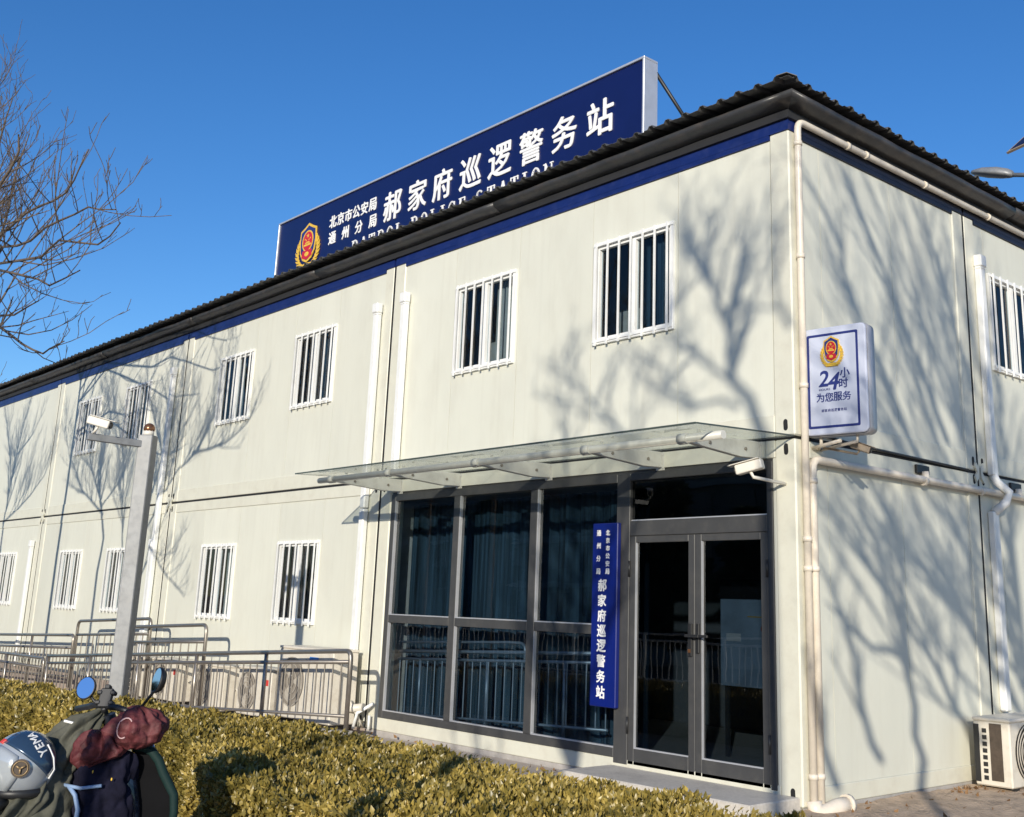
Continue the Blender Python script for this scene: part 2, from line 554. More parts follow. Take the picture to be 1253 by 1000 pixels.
# black joint backing behind the module gaps
bk = MB()
bk.box(-NM*W, -0.03, 0.005, 0.12, ZA+0.0005, ZB-0.0005)
for i in range(1, NM):
    bk.box(-i*W-0.0165, -i*W+0.0165, 0.0035, 0.122, Z0, ZT)
bk.box(-0.122, -0.005, 0.125, NS*DEPTH, ZA+0.0005, ZB-0.0005)
for j in range(1, NS):
    bk.box(-0.124, -0.0035, j*DEPTH-0.0145, j*DEPTH+0.0145, Z0, ZT)
Pl(bk, 'joint_backing', M['blackgap'])

def win_geometry():
    """barred sliding window, local: a along wall 0..1.08, d outward, z 0..1.06"""
    Wd, H, f = 1.08, 1.06, 0.042
    P = {}
    fr = [(0, Wd, 0, f), (0, Wd, H-f, H), (0, f, f, H-f), (Wd-f, Wd, f, H-f)]
    P['window_frame'] = [(a0, a1, -0.05, 0.03, z0, z1) for a0, a1, z0, z1 in fr]
    mid = Wd/2
    P['sash'] = [(f, f+0.025, -0.04, 0.008, f, H-f), (mid-0.032, mid+0.032, -0.04, 0.010, f, H-f), (Wd-f-0.025, Wd-f, -0.04, 0.008, f, H-f),
                 (f+0.025, mid-0.032, -0.04, 0.008, f, f+0.03), (f+0.025, mid-0.032, -0.04, 0.008, H-f-0.03, H-f),
                 (mid+0.032, Wd-f-0.025, -0.04, 0.008, f, f+0.03), (mid+0.032, Wd-f-0.025, -0.04, 0.008, H-f-0.03, H-f)]
    P['grille_rail'] = [(0.01, Wd-0.01, 0.032, 0.040, 0.02, 0.042), (0.01, Wd-0.01, 0.032, 0.040, H-0.042, H-0.02)]
    return P

WIN = win_geometry()
MESH = {}
def window(parent, place, blind, idx):
    """place(a, d, z) -> 3D (axis aligned); every bar a sub-part"""
    w = node('window', parent)
    def bxs(lst, name, m, bevel=0.0):
        mb = MB()
        for a0, a1, d0, d1, z0, z1 in lst:
            p, q = place(a0, d0, z0), place(a1, d1, z1)
            mb.box(min(p[0], q[0]), max(p[0], q[0]), min(p[1], q[1]), max(p[1], q[1]), min(p[2], q[2]), max(p[2], q[2]))
        o = mb.build(name, m, B, bevel)
        under(o, w)
        return o
    bxs(WIN['window_frame'], 'window_frame', M['white'], 0.004)
    bxs(WIN['sash'], 'sash', M['white'])
    for gr_ in WIN['grille_rail']:
        bxs([gr_], 'grille_rail', M['white'])
    bxs([(0.02, 1.06, -0.03, -0.024, 0.06, 1.0)], 'pane', M['glass'])
    for k in range(7):
        a = 0.06+k*0.16
        bxs([(a-0.009, a+0.009, 0.0405, 0.056, -0.016, 1.058)], 'bar', M['white'])
    # reveal and dark room behind, with a blind drawn part of the way
    bxs([(0.0, 1.08, -0.9, -0.88, -0.1, 1.15)], 'room_back', M['interior'])
    a0, a1 = blind
    mb = MB()
    pts = []
    n = max(3, int((a1-a0)/0.035))
    for i in range(n+1):
        a = a0+(a1-a0)*i/n
        pts.append((a, -0.12-(0.018 if i % 2 else 0.0)))
    vs = [place(a, d, 0.0) for a, d in pts]+[place(a, d, 1.05) for a, d in pts]
    mb.add(vs, [(i, i+1, n+2+i, n+1+i) for i in range(n)])
    o = mb.build('curtain', M['blind'] if idx % 3 else M['curtain'], B)
    under(o, w)
    return w

OFFS = (-1.33, -3.65)          # right edge of each window from the module's right end
def front_panels(x_right, z0, z1, wins, name_wall, skip=False):
    """five panels between the corner posts; window panels have an opening"""
    a = x_right-PW-0.004
    bounds = [a, x_right-1.29, x_right-2.45, x_right-3.61, x_right-4.77, x_right-W+PW+0.034]
    for i in range(5):
        xr, xl = bounds[i]-0.003, bounds[i+1]+0.003
        mb = MB()
        hole = None
        if i == 1 and wins:
            hole = (x_right+OFFS[0]-1.08, x_right+OFFS[0])
        if i == 3 and wins:
            hole = (x_right+OFFS[1]-1.08, x_right+OFFS[1])
        if hole:
            wz = z0+wins
            mb.box(xl, xr, 0.014, 0.06, z0, wz)
            mb.box(xl, xr, 0.014, 0.06, wz+1.06, z1)
            mb.box(xl, hole[0], 0.014, 0.06, wz, wz+1.06)
            mb.box(hole[1], xr, 0.014, 0.06, wz, wz+1.06)
        else:
            mb.box(xl, xr, 0.014, 0.06, z0, z1)
        Pl(mb, 'wall_panel', M['cream'])
    if wins:
        for q, off in enumerate(OFFS):
            random.seed(int(abs(x_right)*10+z0*7+q))
            bl = random.choice(((0.05, 0.32), (0.6, 1.02), (0.05, 0.5), (0.3, 0.55)))
            x0 = x_right+off-1.08
            window(B, lambda s, d, z, x0=x0, zz=z0+wins: (x0+s, 0.014-d, zz+z), bl, q+int(abs(x_right)))

for i in range(NM):
    xr = -i*W
    xl = xr-W
    for lev in range(2):
        zb, zt = (Z0, ZA) if lev == 0 else (ZB, ZT)
        rail_b = zb+0.135 if lev == 0 else zb+0.185
        rail_t = zt-0.145 if lev == 0 else zt-0.045
        # posts
        r_in = 0.0 if i == 0 else 0.017
        Pl(MB().box(xr-PW, xr-r_in, 0.0, 0.20, zb, zt), 'corner_post', M['cream2'], 0.012)
        Pl(MB().box(xl+0.017, xl+PW+0.03, 0.0, 0.20, zb, zt), 'corner_post', M['cream2'], 0.012)
        Pl(MB().box(xl+PW+0.031, xr-PW-0.001, 0.002, 0.14, zb, rail_b), 'floor_beam', M['cream2'], 0.006)
        if lev == 0:
            Pl(MB().box(xl+PW+0.031, xr-PW-0.001, 0.002, 0.14, rail_t, zt), 'ceiling_beam', M['cream2'], 0.006)
        else:
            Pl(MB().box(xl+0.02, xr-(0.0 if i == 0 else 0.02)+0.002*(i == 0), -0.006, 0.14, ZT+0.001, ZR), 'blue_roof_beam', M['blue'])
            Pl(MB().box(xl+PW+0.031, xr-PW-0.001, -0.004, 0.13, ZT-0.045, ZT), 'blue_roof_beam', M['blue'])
        if lev == 0 and i == 0:
            continue
        front_panels(xr, rail_b+0.001, rail_t-0.001, 0 if (i >= 3 and lev == 1) else ((1.135-rail_b) if lev == 0 else (3.99-rail_b)), 'front')

# corner castings with oval lock holes
def casting(px, py, z, face):
    mb = MB()
    n = 12
    pts = []
    for k in range(n):
        t = 2*math.pi*k/n
        pts.append((0.022*math.cos(t), 0.026*math.sin(t)+(0.022 if math.sin(t) > 0 else -0.022)))
    if face == 'f':
        mb.prism(pts, lambda a, b, d: (px+a, py+d, z+b), -0.003, 0.004)
    else:
        mb.prism(pts, lambda a, b, d: (px+d, py+a, z+b), -0.004, 0.003)
    Pl(mb, 'lock_hole', M['blackgap'])
for i in range(NM+1):
    for s in (-1, 1):
        x = -i*W+s*0.09
        if x > 0 or i == NM and s < 0:
            continue
        for z in (0.13, 2.775, 2.975):
            casting(x, 0.0, z, 'f')
for j in range(1, NS):
    for s in (-1, 1):
        for z in (2.80, 2.975):
            casting(0.0, j*DEPTH+s*0.09, z, 's')

# bolted connector plates where four modules meet
def connector(place):
    mb = MB()
    for sa in (-1, 1):
        mb.prism([(sa*0.02, 0.05), (sa*0.075, 0.10), (sa*0.095, 0.05), (sa*0.05, 0.0), (sa*0.095, -0.05), (sa*0.075, -0.10), (sa*0.02, -0.05)][::sa], place, 0.002, 0.022)
    Pl(mb, 'connector_plate', M['cream2'])
for i in range(1, NM):
    connector(lambda a, b, d, i=i: (-i*W+a, -d, 2.871+b))
for j in range(1, NS):
    connector(lambda a, b, d, j=j: (d, j*DEPTH+a, 2.871+b))

# side wall (x = 0)
for j in range(NS):
    y0, y1 = j*DEPTH, (j+1)*DEPTH
    for lev in range(2):
        zb, zt = (Z0, ZA) if lev == 0 else (ZB, ZT)
        rail_b = zb+0.135 if lev == 0 else zb+0.185
        rail_t = zt-0.145 if lev == 0 else zt-0.045
        ya = y0+(0.2005 if j == 0 else 0.015+PW)
        if j > 0:
            Pl(MB().box(-0.20, 0.0, y0+0.015, y0+0.015+PW, zb, zt), 'corner_post', M['cream2'], 0.012)
        Pl(MB().box(-0.20, 0.0, y1-0.015-PW, y1-0.015, zb, zt), 'corner_post', M['cream2'], 0.012)
        yb = y1-0.016-PW
        Pl(MB().box(-0.14, -0.002, ya+0.001, yb, zb, rail_b), 'floor_beam', M['cream2'], 0.006)
        if lev == 0:
            Pl(MB().box(-0.14, -0.002, ya+0.001, yb, rail_t, zt), 'ceiling_beam', M['cream2'], 0.006)
        else:
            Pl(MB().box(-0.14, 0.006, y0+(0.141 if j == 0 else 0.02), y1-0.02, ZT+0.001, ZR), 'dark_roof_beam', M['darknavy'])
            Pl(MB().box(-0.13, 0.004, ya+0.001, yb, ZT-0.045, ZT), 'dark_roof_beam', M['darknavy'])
        bnd = [ya, ya+0.26, ya+1.41, yb-0.03, yb] if j == 0 else [ya, ya+0.21, ya+1.37, yb-0.02, yb]
        zz0, zz1 = rail_b+0.001, rail_t-0.001
        for k in range(len(bnd)-1):
            p, q = bnd[k]+0.003, bnd[k+1]-0.003
            mb = MB()
            if j >= 1 and k == 1 and lev == 1:
                h0 = 3.985 if lev else 1.135
                hy0, hy1 = p+0.035, p+0.035+1.08
                mb.box(-0.06, -0.014, p, q, zz0, h0)
                mb.box(-0.06, -0.014, p, q, h0+1.06, zz1)
                mb.box(-0.06, -0.014, p, hy0, h0, h0+1.06)
                mb.box(-0.06, -0.014, hy1, q, h0, h0+1.06)
                window(B, lambda s, d, z, hy0=hy0, h0=h0: (-0.014+d, hy0+s, h0+z), (0.05, 0.3), j+lev)
            else:
                mb.box(-0.06, -0.014, p, q, zz0, zz1)
            Pl(mb, 'wall_panel', M['cream'])

# walls behind the panels, floors and the unseen sides
Pl(MB().box(-NM*W, -0.21, 2.99, 3.02, Z0, ZR), 'partition_wall', M['interior'])
Pl(MB().box(-NM*W+0.05, -W-0.12, 0.95, 0.97, Z0, ZR), 'room_wall', M['interior'])
Pl(MB().box(-NM*W+0.05, -0.12, 0.97, 0.99, ZB+0.1, ZR), 'room_wall', M['interior'])
Pl(MB().box(-0.99, -0.97, 3.03, NS*DEPTH, Z0, ZR), 'room_wall', M['interior'])
Pl(MB().box(-W+0.05, -0.21, 0.15, 2.98, 0.15, 0.172), 'room_floor', M['stepgrey'])
Pl(MB().box(-W+0.05, -0.21, 0.15, 2.98, 2.66, 2.69), 'room_ceiling', M['interior'])
Pl(MB().box(-W+0.05, -W+0.07, 0.16, 2.98, 0.173, 2.66), 'room_wall', M['interior'])
Pl(MB().box(-0.205, -0.19, 0.205, 2.98, 0.173, 2.66), 'room_wall', M['interior'])
Pl(MB().box(-NM*W, -0.15, 0.13, NS*DEPTH, 5.58, 5.70), 'roof_deck', M['soffit'])
Pl(MB().box(-NM*W-0.02, -NM*W, 0.0, NS*DEPTH, Z0, ZR), 'end_wall', M['cream'])
Pl(MB().box(-NM*W, -0.0, NS*DEPTH, NS*DEPTH+0.03, Z0, ZR), 'back_wall', M['cream'])

# plinth of beige tiles where the ground falls away
pm = MB()
for i in range(46):
    x1 = -6.0-i*0.53
    for r in range(3):
        z1 = Z0-0.003-r*0.2
        if z1 < slope(x1):
            break
        pm.box(x1-0.522, x1, -0.03+random.uniform(0, 0.004), 0.1, z1-0.193, z1)
o = Pl(pm, 'plinth_tiling', M['tile'])
o['kind'] = 'stuff'
Pl(MB().box(-NM*W, -5.9, -0.022, 0.12, -0.8, Z0-0.001), 'plinth', M['concrete'])
Pl(MB().box(-5.9, 0.0, 0.004, 0.12, -0.1, Z0-0.001), 'plinth', M['concrete'])
Pl(MB().box(-0.12, -0.004, 0.12, NS*DEPTH, -0.1, Z0-0.001), 'plinth', M['concrete'])

# ------------------------------------------------------------------ roof: sheets, gutter
roof = node('roof', B)
RP, OF, OS, ZE, TAN = 0.21, 0.30, 0.22, 5.905, 0.13
RIB = ((0.0, 0.0), (0.075, 0.0), (0.095, 0.03), (0.135, 0.03), (0.155, 0.0), (0.21, 0.0))
def sub(mb, name, m, par, bevel=0.0):
    o = mb.build(name, m, B, bevel)
    return under(o, par)
def rib_sheet(start, count, front):
    mb = MB()
    for k in range(count):
        s0 = start+k*RP
        jit = random.uniform(-0.012, 0.012)
        prof = [(s0+a, b) for a, b in RIB]
        for (sa, ba), (sb, bb) in zip(prof[:-1], prof[1:]):
            q = []
            for s, b in ((sa, ba), (sb, bb)):
                dep = min(max(s, 0.0), 4.0)
                if front:
                    q.append(((OS-s, -OF-jit, ZE+b), (OS-s, -OF+dep, ZE+b+dep*TAN)))
                else:
                    q.append(((OS+jit, -OF+s, ZE+b), (OS-dep, -OF+s, ZE+b+dep*TAN)))
            (p0, p1), (p2, p3) = q
            t = -0.004
            low = [(p[0], p[1], p[2]+t) for p in (p0, p1, p2, p3)]
            mb.add([p0, p1, p3, p2], [(0, 1, 2, 3)])
            mb.add([low[0], low[1], low[3], low[2]], [(3, 2, 1, 0)])
            mb.add([p0, p2, low[2], low[0]], [(0, 1, 2, 3)])
    sub(mb, 'roof_sheet', M['roof'], roof)
n_f = int((NM*W+OS)/RP/4)
for i in range(n_f+1):
    rib_sheet(i*4*RP, 4, True)
for i in range(int((NS*DEPTH+OF)/RP/4)+1):
    rib_sheet(i*4*RP, 4, False)
# hip capping
mb = MB()
for s in range(5):
    pass
hp = [(OS-d, -OF+d, ZE+d*TAN+0.030) for d in (0.02, 4.0)]
mb.prism([(-0.09, -0.02), (0.0, 0.012), (0.09, -0.02), (0.09, -0.026), (0.0, 0.006), (-0.09, -0.026)], lambda a, b, d: (hp[0][0]+(hp[1][0]-hp[0][0])*d+a*0.707, hp[0][1]+(hp[1][1]-hp[0][1])*d+a*0.707, hp[0][2]+(hp[1][2]-hp[0][2])*d+b), 0, 1)
sub(mb, 'hip_cap', M['roof'], roof)
# upper flat roof so that the sky does not show through
mb = MB().box(-NM*W-0.2, OS-4.0, -OF+4.0, NS*DEPTH+0.2, ZE+0.50, ZE+0.53)
sub(mb, 'roof_top', M['roof'], roof)
# fascia in the shade behind the gutter
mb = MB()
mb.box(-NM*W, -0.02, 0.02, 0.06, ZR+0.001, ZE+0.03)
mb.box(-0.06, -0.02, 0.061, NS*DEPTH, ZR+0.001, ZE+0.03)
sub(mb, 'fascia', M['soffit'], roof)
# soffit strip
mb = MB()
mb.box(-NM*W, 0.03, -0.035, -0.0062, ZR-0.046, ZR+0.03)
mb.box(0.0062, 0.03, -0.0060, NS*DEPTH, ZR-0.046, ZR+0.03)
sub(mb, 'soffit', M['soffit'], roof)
# gutter in lengths, slightly dented
GP = ((0.03, 5.748), (0.10, 5.768), (0.150, 5.785), (0.166, 5.796), (0.174, 5.813), (0.180, 5.842), (0.170, 5.846), (0.160, 5.825), (0.145, 5.803), (0.10, 5.785), (0.03, 5.765))
def gutter(a0, a1, front):
    mb = MB()
    n = max(2, int((a1-a0)/0.28))
    rings = []
    off = random.uniform(-0.006, 0.006)
    for i in range(n+1):
        a = a0+(a1-a0)*i/n
        dz = off+random.uniform(-0.005, 0.005)
        do = random.uniform(-0.006, 0.006)
        ring = []
        for o_, z in GP:
            oo = o_+(do if o_ > 0.1 else 0)
            mitre = oo if i == 0 and a0 == 0 else 0.0
            if front:
                ring.append((-a+mitre, -oo, z+(dz if a0 or i else 0)))
            else:
                ring.append((oo, a-mitre, z+(dz if a0 or i else 0)))
        rings.append(ring)
    loft(mb, rings, smooth=True)
    sub(mb, 'gutter', M['gutter'], roof)
a = 0.0
while a < NM*W:
    gutter(a, min(a+3.9, NM*W), True)
    a += 3.905
a = 0.0
while a < NS*DEPTH:
    gutter(a, min(a+3.9, NS*DEPTH), False)
    a += 3.905

# ------------------------------------------------------------------ entrance glazing
GZ0, GZ1 = 0.182, 2.69
GX0, GX1 = -5.80, -0.235
Pl(MB().box(-5.83, -2.03, 0.003, 0.14, 0.181, 0.1815), 'sill_strip', M['white'])
ent = node('entrance_glazing', B)
def gl(x0, x1, z0, z1, y0=-0.004, y1=0.07, name='mullion', bev=0.004):
    return sub(MB().box(x0, x1, y0, y1, z0, z1), name, M['darkalu'], ent, bev)
gl(GX0, GX0+0.085, GZ0, GZ1)
gl(GX1-0.06, GX1, 0.14, GZ1)
for xm in (-4.51, -3.215):
    gl(xm-0.055, xm+0.055, GZ0+0.081, GZ1-0.081)
gl(-2.03, -1.86, 0.14, GZ1)                       # post beside the door
gl(GX0+0.0855, -2.0305, GZ0, GZ0+0.08)
gl(GX0+0.0855, -2.0305, GZ1-0.08, GZ1)
gl(-1.8595, GX1-0.0605, GZ1-0.07, GZ1)
gl(-1.8595, GX1-0.0605, 2.115, 2.25, -0.003)
for xa, xb in ((GX0+0.0855, -4.5655), (-4.4545, -3.2705), (-3.1595, -2.0305)):
    gl(xa, xb, 1.225, 1.31, 0.0)
    for za, zb in ((GZ0+0.08, 1.225), (1.31, GZ1-0.08)):
        sub(MB().box(xa, xb, 0.032, 0.040, za, zb), 'pane', M['glass'], ent)
        # thin bright glazing bead
        sub(MB().box(xa, xb, -0.001, 0.031, za, za+0.012), 'glazing_bead', M['alu'], ent)
        sub(MB().box(xa, xa+0.012, -0.001, 0.031, za+0.0125, zb), 'glazing_bead', M['alu'], ent)
sub(MB().box(-1.8595, GX1-0.0605, 0.032, 0.040, 2.25, GZ1-0.07), 'pane', M['doorglass'], ent)
sub(MB().box(-1.8595, -0.2955, 0.02, 0.06, 2.250, 2.262), 'glazing_bead', M['alu'], ent)
# door leaves
def leaf(x0, x1, hinge_left):
    d = node('door', B)
    z0, z1 = 0.145, 2.112
    for (a, b, c, e) in ((x0, x0+0.072, z0, z1), (x1-0.072, x1, z0, z1), (x0+0.0725, x1-0.0725, z0, z0+0.135), (x0+0.0725, x1-0.0725, z1-0.06, z1)):
        sub(MB().box(a, b, 0.002, 0.055, c, e), 'door_frame', M['darkalu'], d, 0.004)
    sub(MB().box(x0+0.068, x1-0.068, 0.024, 0.032, z0+0.13, z1-0.055), 'pane', M['doorglass'], d)
    sub(MB().box(x0+0.0725, x1-0.0725, 0.004, 0.0235, z0+0.1355, z0+0.147), 'glazing_bead', M['alu'], d)
    sub(MB().box(x0+0.0725, x0+0.0825, 0.004, 0.0235, z0+0.1475, z1-0.06), 'glazing_bead', M['alu'], d)
    hx = x1-0.04 if hinge_left else x0+0.04
    h = MB()
    if hinge_left:
        h.box(hx-0.02, hx+0.02, -0.018, 0.001, 1.09, 1.36)
        h.tube([(hx, -0.018, 1.26), (hx, -0.06, 1.26), (hx-0.0, -0.062, 1.26)], 0.012, 8)
        h.box(hx-0.012, hx+0.14, -0.072, -0.052, 1.248, 1.272)
        sub(h, 'door_handle', M['black'], d, 0.003)
        sub(MB().box(hx-0.012, hx+0.012, -0.026, -0.0185, 1.12, 1.15), 'lock_cylinder', M['copper'], d)
    else:
        h.box(hx-0.018, hx+0.018, -0.018, 0.001, 1.12, 1.36)
        h.box(hx-0.01, hx+0.15, -0.066, -0.048, 1.25, 1.272)
        h.box(hx-0.01, hx+0.01, -0.048, -0.0185, 1.25, 1.272)
        sub(h, 'door_handle', M['black'], d, 0.003)
    # hinges on the outer stile
    hs = x0+0.0 if hinge_left else x1
    for zz in (0.40, 1.75):
        sub(MB().tube([(hs, -0.006, zz), (hs, -0.006, zz+0.14)], 0.012, 8), 'hinge', M['black'], d)
leaf(-1.857, -1.079, True)
leaf(-1.075, -0.298, False)
sub(MB().box(-1.857, -0.298, 0.004, 0.09, 0.121, 0.143), 'threshold', M['alu'], ent)
# white cladding above and right of the glazing
Pl(MB().box(-W+PW+0.034, -2.031, 0.012, 0.06, 0.1815-0.001, GZ0-0.0002), 'filler_strip', M['white'])
Pl(MB().box(-5.826, -5.802, 0.012, 0.06, GZ0, 2.711), 'filler_strip', M['cream'])
Pl(MB().box(-0.234, -0.206, 0.012, 0.06, 0.13, 2.711), 'filler_strip', M['cream'])
Pl(MB().box(-5.80, -0.235, 0.012, 0.06, GZ1+0.001, 2.7115), 'filler_strip', M['darkalu'])

# pleated curtain in the three glass bays
mb = MB()
n = 260
vs = []
for i in range(n+1):
    x = -5.99+3.95*i/n
    y = 0.30+0.06*math.sin(i*0.62+1.3*math.sin(i*0.11))*(0.6+0.4*math.sin(i*0.047))+0.03*math.sin(i*0.29+1)+0.012*math.sin(i*1.7)
    for z, k in ((0.20, 1.15), (1.3, 0.95), (2.6, 0.8)):
        vs.append((x, 0.44+(y-0.30)*k, z))
mb.add(vs, [(i*3+j, (i+1)*3+j, (i+1)*3+j+1, i*3+j+1) for i in range(n) for j in range(2)], True)
tag(mb.build('curtain', M['curtain']), 'pleated blue grey curtain hanging behind the three glass bays', 'curtain')

# metal barrier inside, and an added board imitating a sign reflected in the door
IB = thing('indoor_barrier', 'silver tube barrier standing inside behind the lower window panes', 'barrier', (-4.2, 0.2, 0.17))
def ib(x, h):
    return (x, 0.19, 0.90+(x+5.9)*0.042+h)
MB().tube([ib(-5.72, 0), ib(-2.3, 0)], 0.019, 8).build('top_rail', M['barrier'], IB)
MB().tube([ib(-5.72, -0.085), ib(-2.3, -0.085)], 0.016, 8).build('middle_rail', M['barrier'], IB)
MB().tube([ib(-5.72, 0.10), ib(-3.75, 0.10)]+bend(ib(-3.75, 0.10), ib(-3.5, 0.09), ib(-3.5, -0.08), 0.08)+[ib(-3.5, -0.08)], 0.014, 8).build('hand_loop', M['barrier'], IB)
MB().tube([ib(-5.72, -0.68), ib(-2.3, -0.68)], 0.014, 8).build('bottom_rail', M['barrier'], IB)
for k in range(26):
    MB().tube([ib(-5.70+k*0.135, -0.68), ib(-5.70+k*0.135, -0.085)], 0.0085, 6, cap=False).build('baluster', M['barrier'], IB)
for x in (-5.3, -4.1, -2.9):
    MB().tube([ib(x, -0.085), (x, 0.19, 0.172)], 0.016, 8).build('foot', M['barrier'], IB)
DB = thing('reflected_board', 'pale board with a black header inside the right door, standing in for a reflected notice board', 'board', (-1.3, 1.0, 0.17))
MB().box(-1.62, -0.75, 1.0, 1.03, 0.80, 1.58).build('board_sheet', M['boardpale'], DB)
MB().box(-1.62, -0.75, 0.995, 1.031, 1.581, 1.76).build('header', M['black'], DB)
for x in (-1.58, -0.80):
    MB().box(x-0.02, x+0.02, 1.032, 1.06, 0.172, 1.7).build('leg', M['darkalu'], DB)
MB().sphere((-1.12, 0.998, 1.32), 0.03, 0.004, 0.03, 12, 8).build('red_badge', M['label_red'], DB)
MB().box(-1.55, -1.38, 0.996, 0.9995, 1.20, 1.27).build('paper_slip', M['white'], DB)
MB().box(-1.30, -0.95, 0.996, 0.9995, 1.42, 1.43).build('paper_slip', M['gold'], DB)

# ------------------------------------------------------------------ downpipes, condensate pipes, cable covers
def pipe(pts, r, name='downpipe', m='pvc', clips=()):
    mb = MB()
    mb.tube(pts, r, 12)
    o = mb.build(name, M[m], B)
    for c, ax in clips:
        q = MB()
        c = Vector(c)
        ax = Vector(ax)
        q.tube([c-ax*0.02, c+ax*0.02], r*1.22, 12)
        k = q.build('pipe_clip', M[m], B)
        under(k, o)
    return o
zh = (0, 0, 1)
yh = (0, 1, 0)
px, py = 0.042, 0.080
pts = [(px, py, 0.06)]+bend((px, py, 0.06), (px, py, 5.665), (px, 3, 5.665), 0.09)+[(px, NS*DEPTH, 5.665)]
pipe(pts, 0.031, 'downpipe', 'pvc', [((px, py, 5.45), zh), ((px, py, 3.30), zh), ((px, py, 2.05), zh), ((px, py, 4.42), zh), ((px, py, 1.82), zh), ((px, py, 0.27), zh), ((px, 0.85, 5.665), yh), ((px, 1.15, 5.665), yh), ((px, 2.2, 5.665), yh), ((px, 3.5, 5.665), yh), ((px, 4.6, 5.665), yh)])
p2 = 0.158
pts = [(0.05, p2, 0.06)]+bend((0.05, p2, 0.06), (0.05, p2, 2.70), (0.05, 3, 2.69), 0.10)+[(0.05, NS*DEPTH, 2.66)]
pipe(pts, 0.034, 'downpipe', 'pvc', [((0.05, p2, 2.52), zh), ((0.05, p2, 1.82), zh), ((0.05, p2, 0.27), zh), ((0.05, 1.9, 2.68), yh), ((0.05, 2.95, 2.68), yh), ((0.05, 3.95, 2.675), yh)])
pts = [(px, py, 0.10), (px+0.01, py, 0.03), (0.09, py+0.08, 0.02), (0.12, 0.26, 0.05), (0.13, 0.40, 0.06)]
pipe(pts, 0.062, 'drain_elbow', 'pvc', [((0.13, 0.385, 0.06), (0.07, 0.99, 0))])
# wide pipe T fittings on the middle line
for yy in (1.93, 3.75):
    Pl(MB().box(0.003, 0.03, yy-0.11, yy+0.11, 2.75, 2.83), 'duct_opening', M['black'], 0.004)
    Pl(MB().tube([(0.045, yy, 2.77), (0.05, yy, 2.66)], 0.035, 10), 'pipe_fitting', M['pvc'])
# thin black cable on the seam of the side wall
Pl(MB().tube([(0.012, 0.15, 2.93), (0.015, 0.8, 2.90), (0.012, 2.8, 2.876)], 0.012, 6), 'seam_cable', M['black'])

def trunking(x, z0, z1, cap=True, side=False, name='cable_cover'):
    d = 0.075
    mb = MB()
    f = (lambda a0, a1, b0, b1, c0, c1: mb.box(a0, a1, -b1, -b0, c0, c1)) if not side else (lambda a0, a1, b0, b1, c0, c1: mb.box(b0, b1, a0, a1, c0, c1))
    f(x-0.05, x+0.05, 0.001, d, z0, z1)
    if cap:
        f(x-0.062, x+0.062, 0.0005, d+0.016, z1-0.02, z1+0.11)
        f(x-0.056, x+0.056, 0.0008, d+0.006, z1-0.05, z1-0.021)
    Pl(mb, name, M['white'], 0.012)
trunking(-6.34, 2.55, 5.02)
trunking(-6.34, 0.17, 2.54, False)
trunking(-5.73, 2.93, 5.05)
trunking(-12.48, 0.1, 5.02)
trunking(-12.55, 0.0, 2.2)
trunking(-18.5, 0.0, 2.3)
trunking(-24.6, 0.0, 2.3)
trunking(3.245, 2.86, 5.06, True, True)
trunking(3.20, 0.62, 2.50, False, True)
pipe([(0.045, 3.24, 2.87), (0.06, 3.27, 2.80), (0.13, 3.38, 2.70), (0.12, 3.32, 2.60), (0.045, 3.205, 2.49)], 0.042, 'cable_cover', 'white')

# ------------------------------------------------------------------ roof sign
def fy(y):
    return lambda a, b, d: (a, y-d, b)
RS = thing('roof_sign', 'long navy blue rooftop sign with white Chinese lettering and gold police emblem', 'sign', (-6.7, 0.9, 6.1))
SX0, SX1, SZ0, SZ1, SY = -10.83, -2.52, 6.02, 7.465, 0.80
MB().box(SX0, SX1, SY, SY+0.18, SZ0, SZ1).build('sign_panel', M['signblue'], RS)
mb = MB()
mb.box(SX0-0.03, SX1+0.03, SY-0.025, SY+0.20, SZ1+0.001, SZ1+0.03)
mb.box(SX0-0.03, SX0-0.001, SY-0.025, SY+0.20, SZ0, SZ1)
mb.box(SX1+0.001, SX1+0.03, SY-0.025, SY+0.20, SZ0, SZ1)
mb.build('sign_frame', M['alu'], RS, 0.004)
Lp = fy(SY-0.004)
for ch, x in zip('郝家府巡逻警务站', (-7.466, -6.846, -6.268, -5.646, -5.036, -4.426, -3.816, -3.202)):
    text_mesh(ch, 'letter', M['letter'], Lp, 0.55, RS, 0.017, 0.006, x, 6.968, font_h=0.445)
for ch, x in zip('北京市公安局', np.linspace(-9.11, -8.0, 6)):
    text_mesh(ch, 'letter', M['letter'], Lp, 0.2, RS, 0.025, 0.004, float(x), 7.115, font_h=0.20)
for ch, x in zip('通州分局', np.linspace(-9.10, -7.97, 4)):
    text_mesh(ch, 'letter', M['letter'], Lp, 0.2, RS, 0.025, 0.004, float(x), 6.85, font_h=0.20)

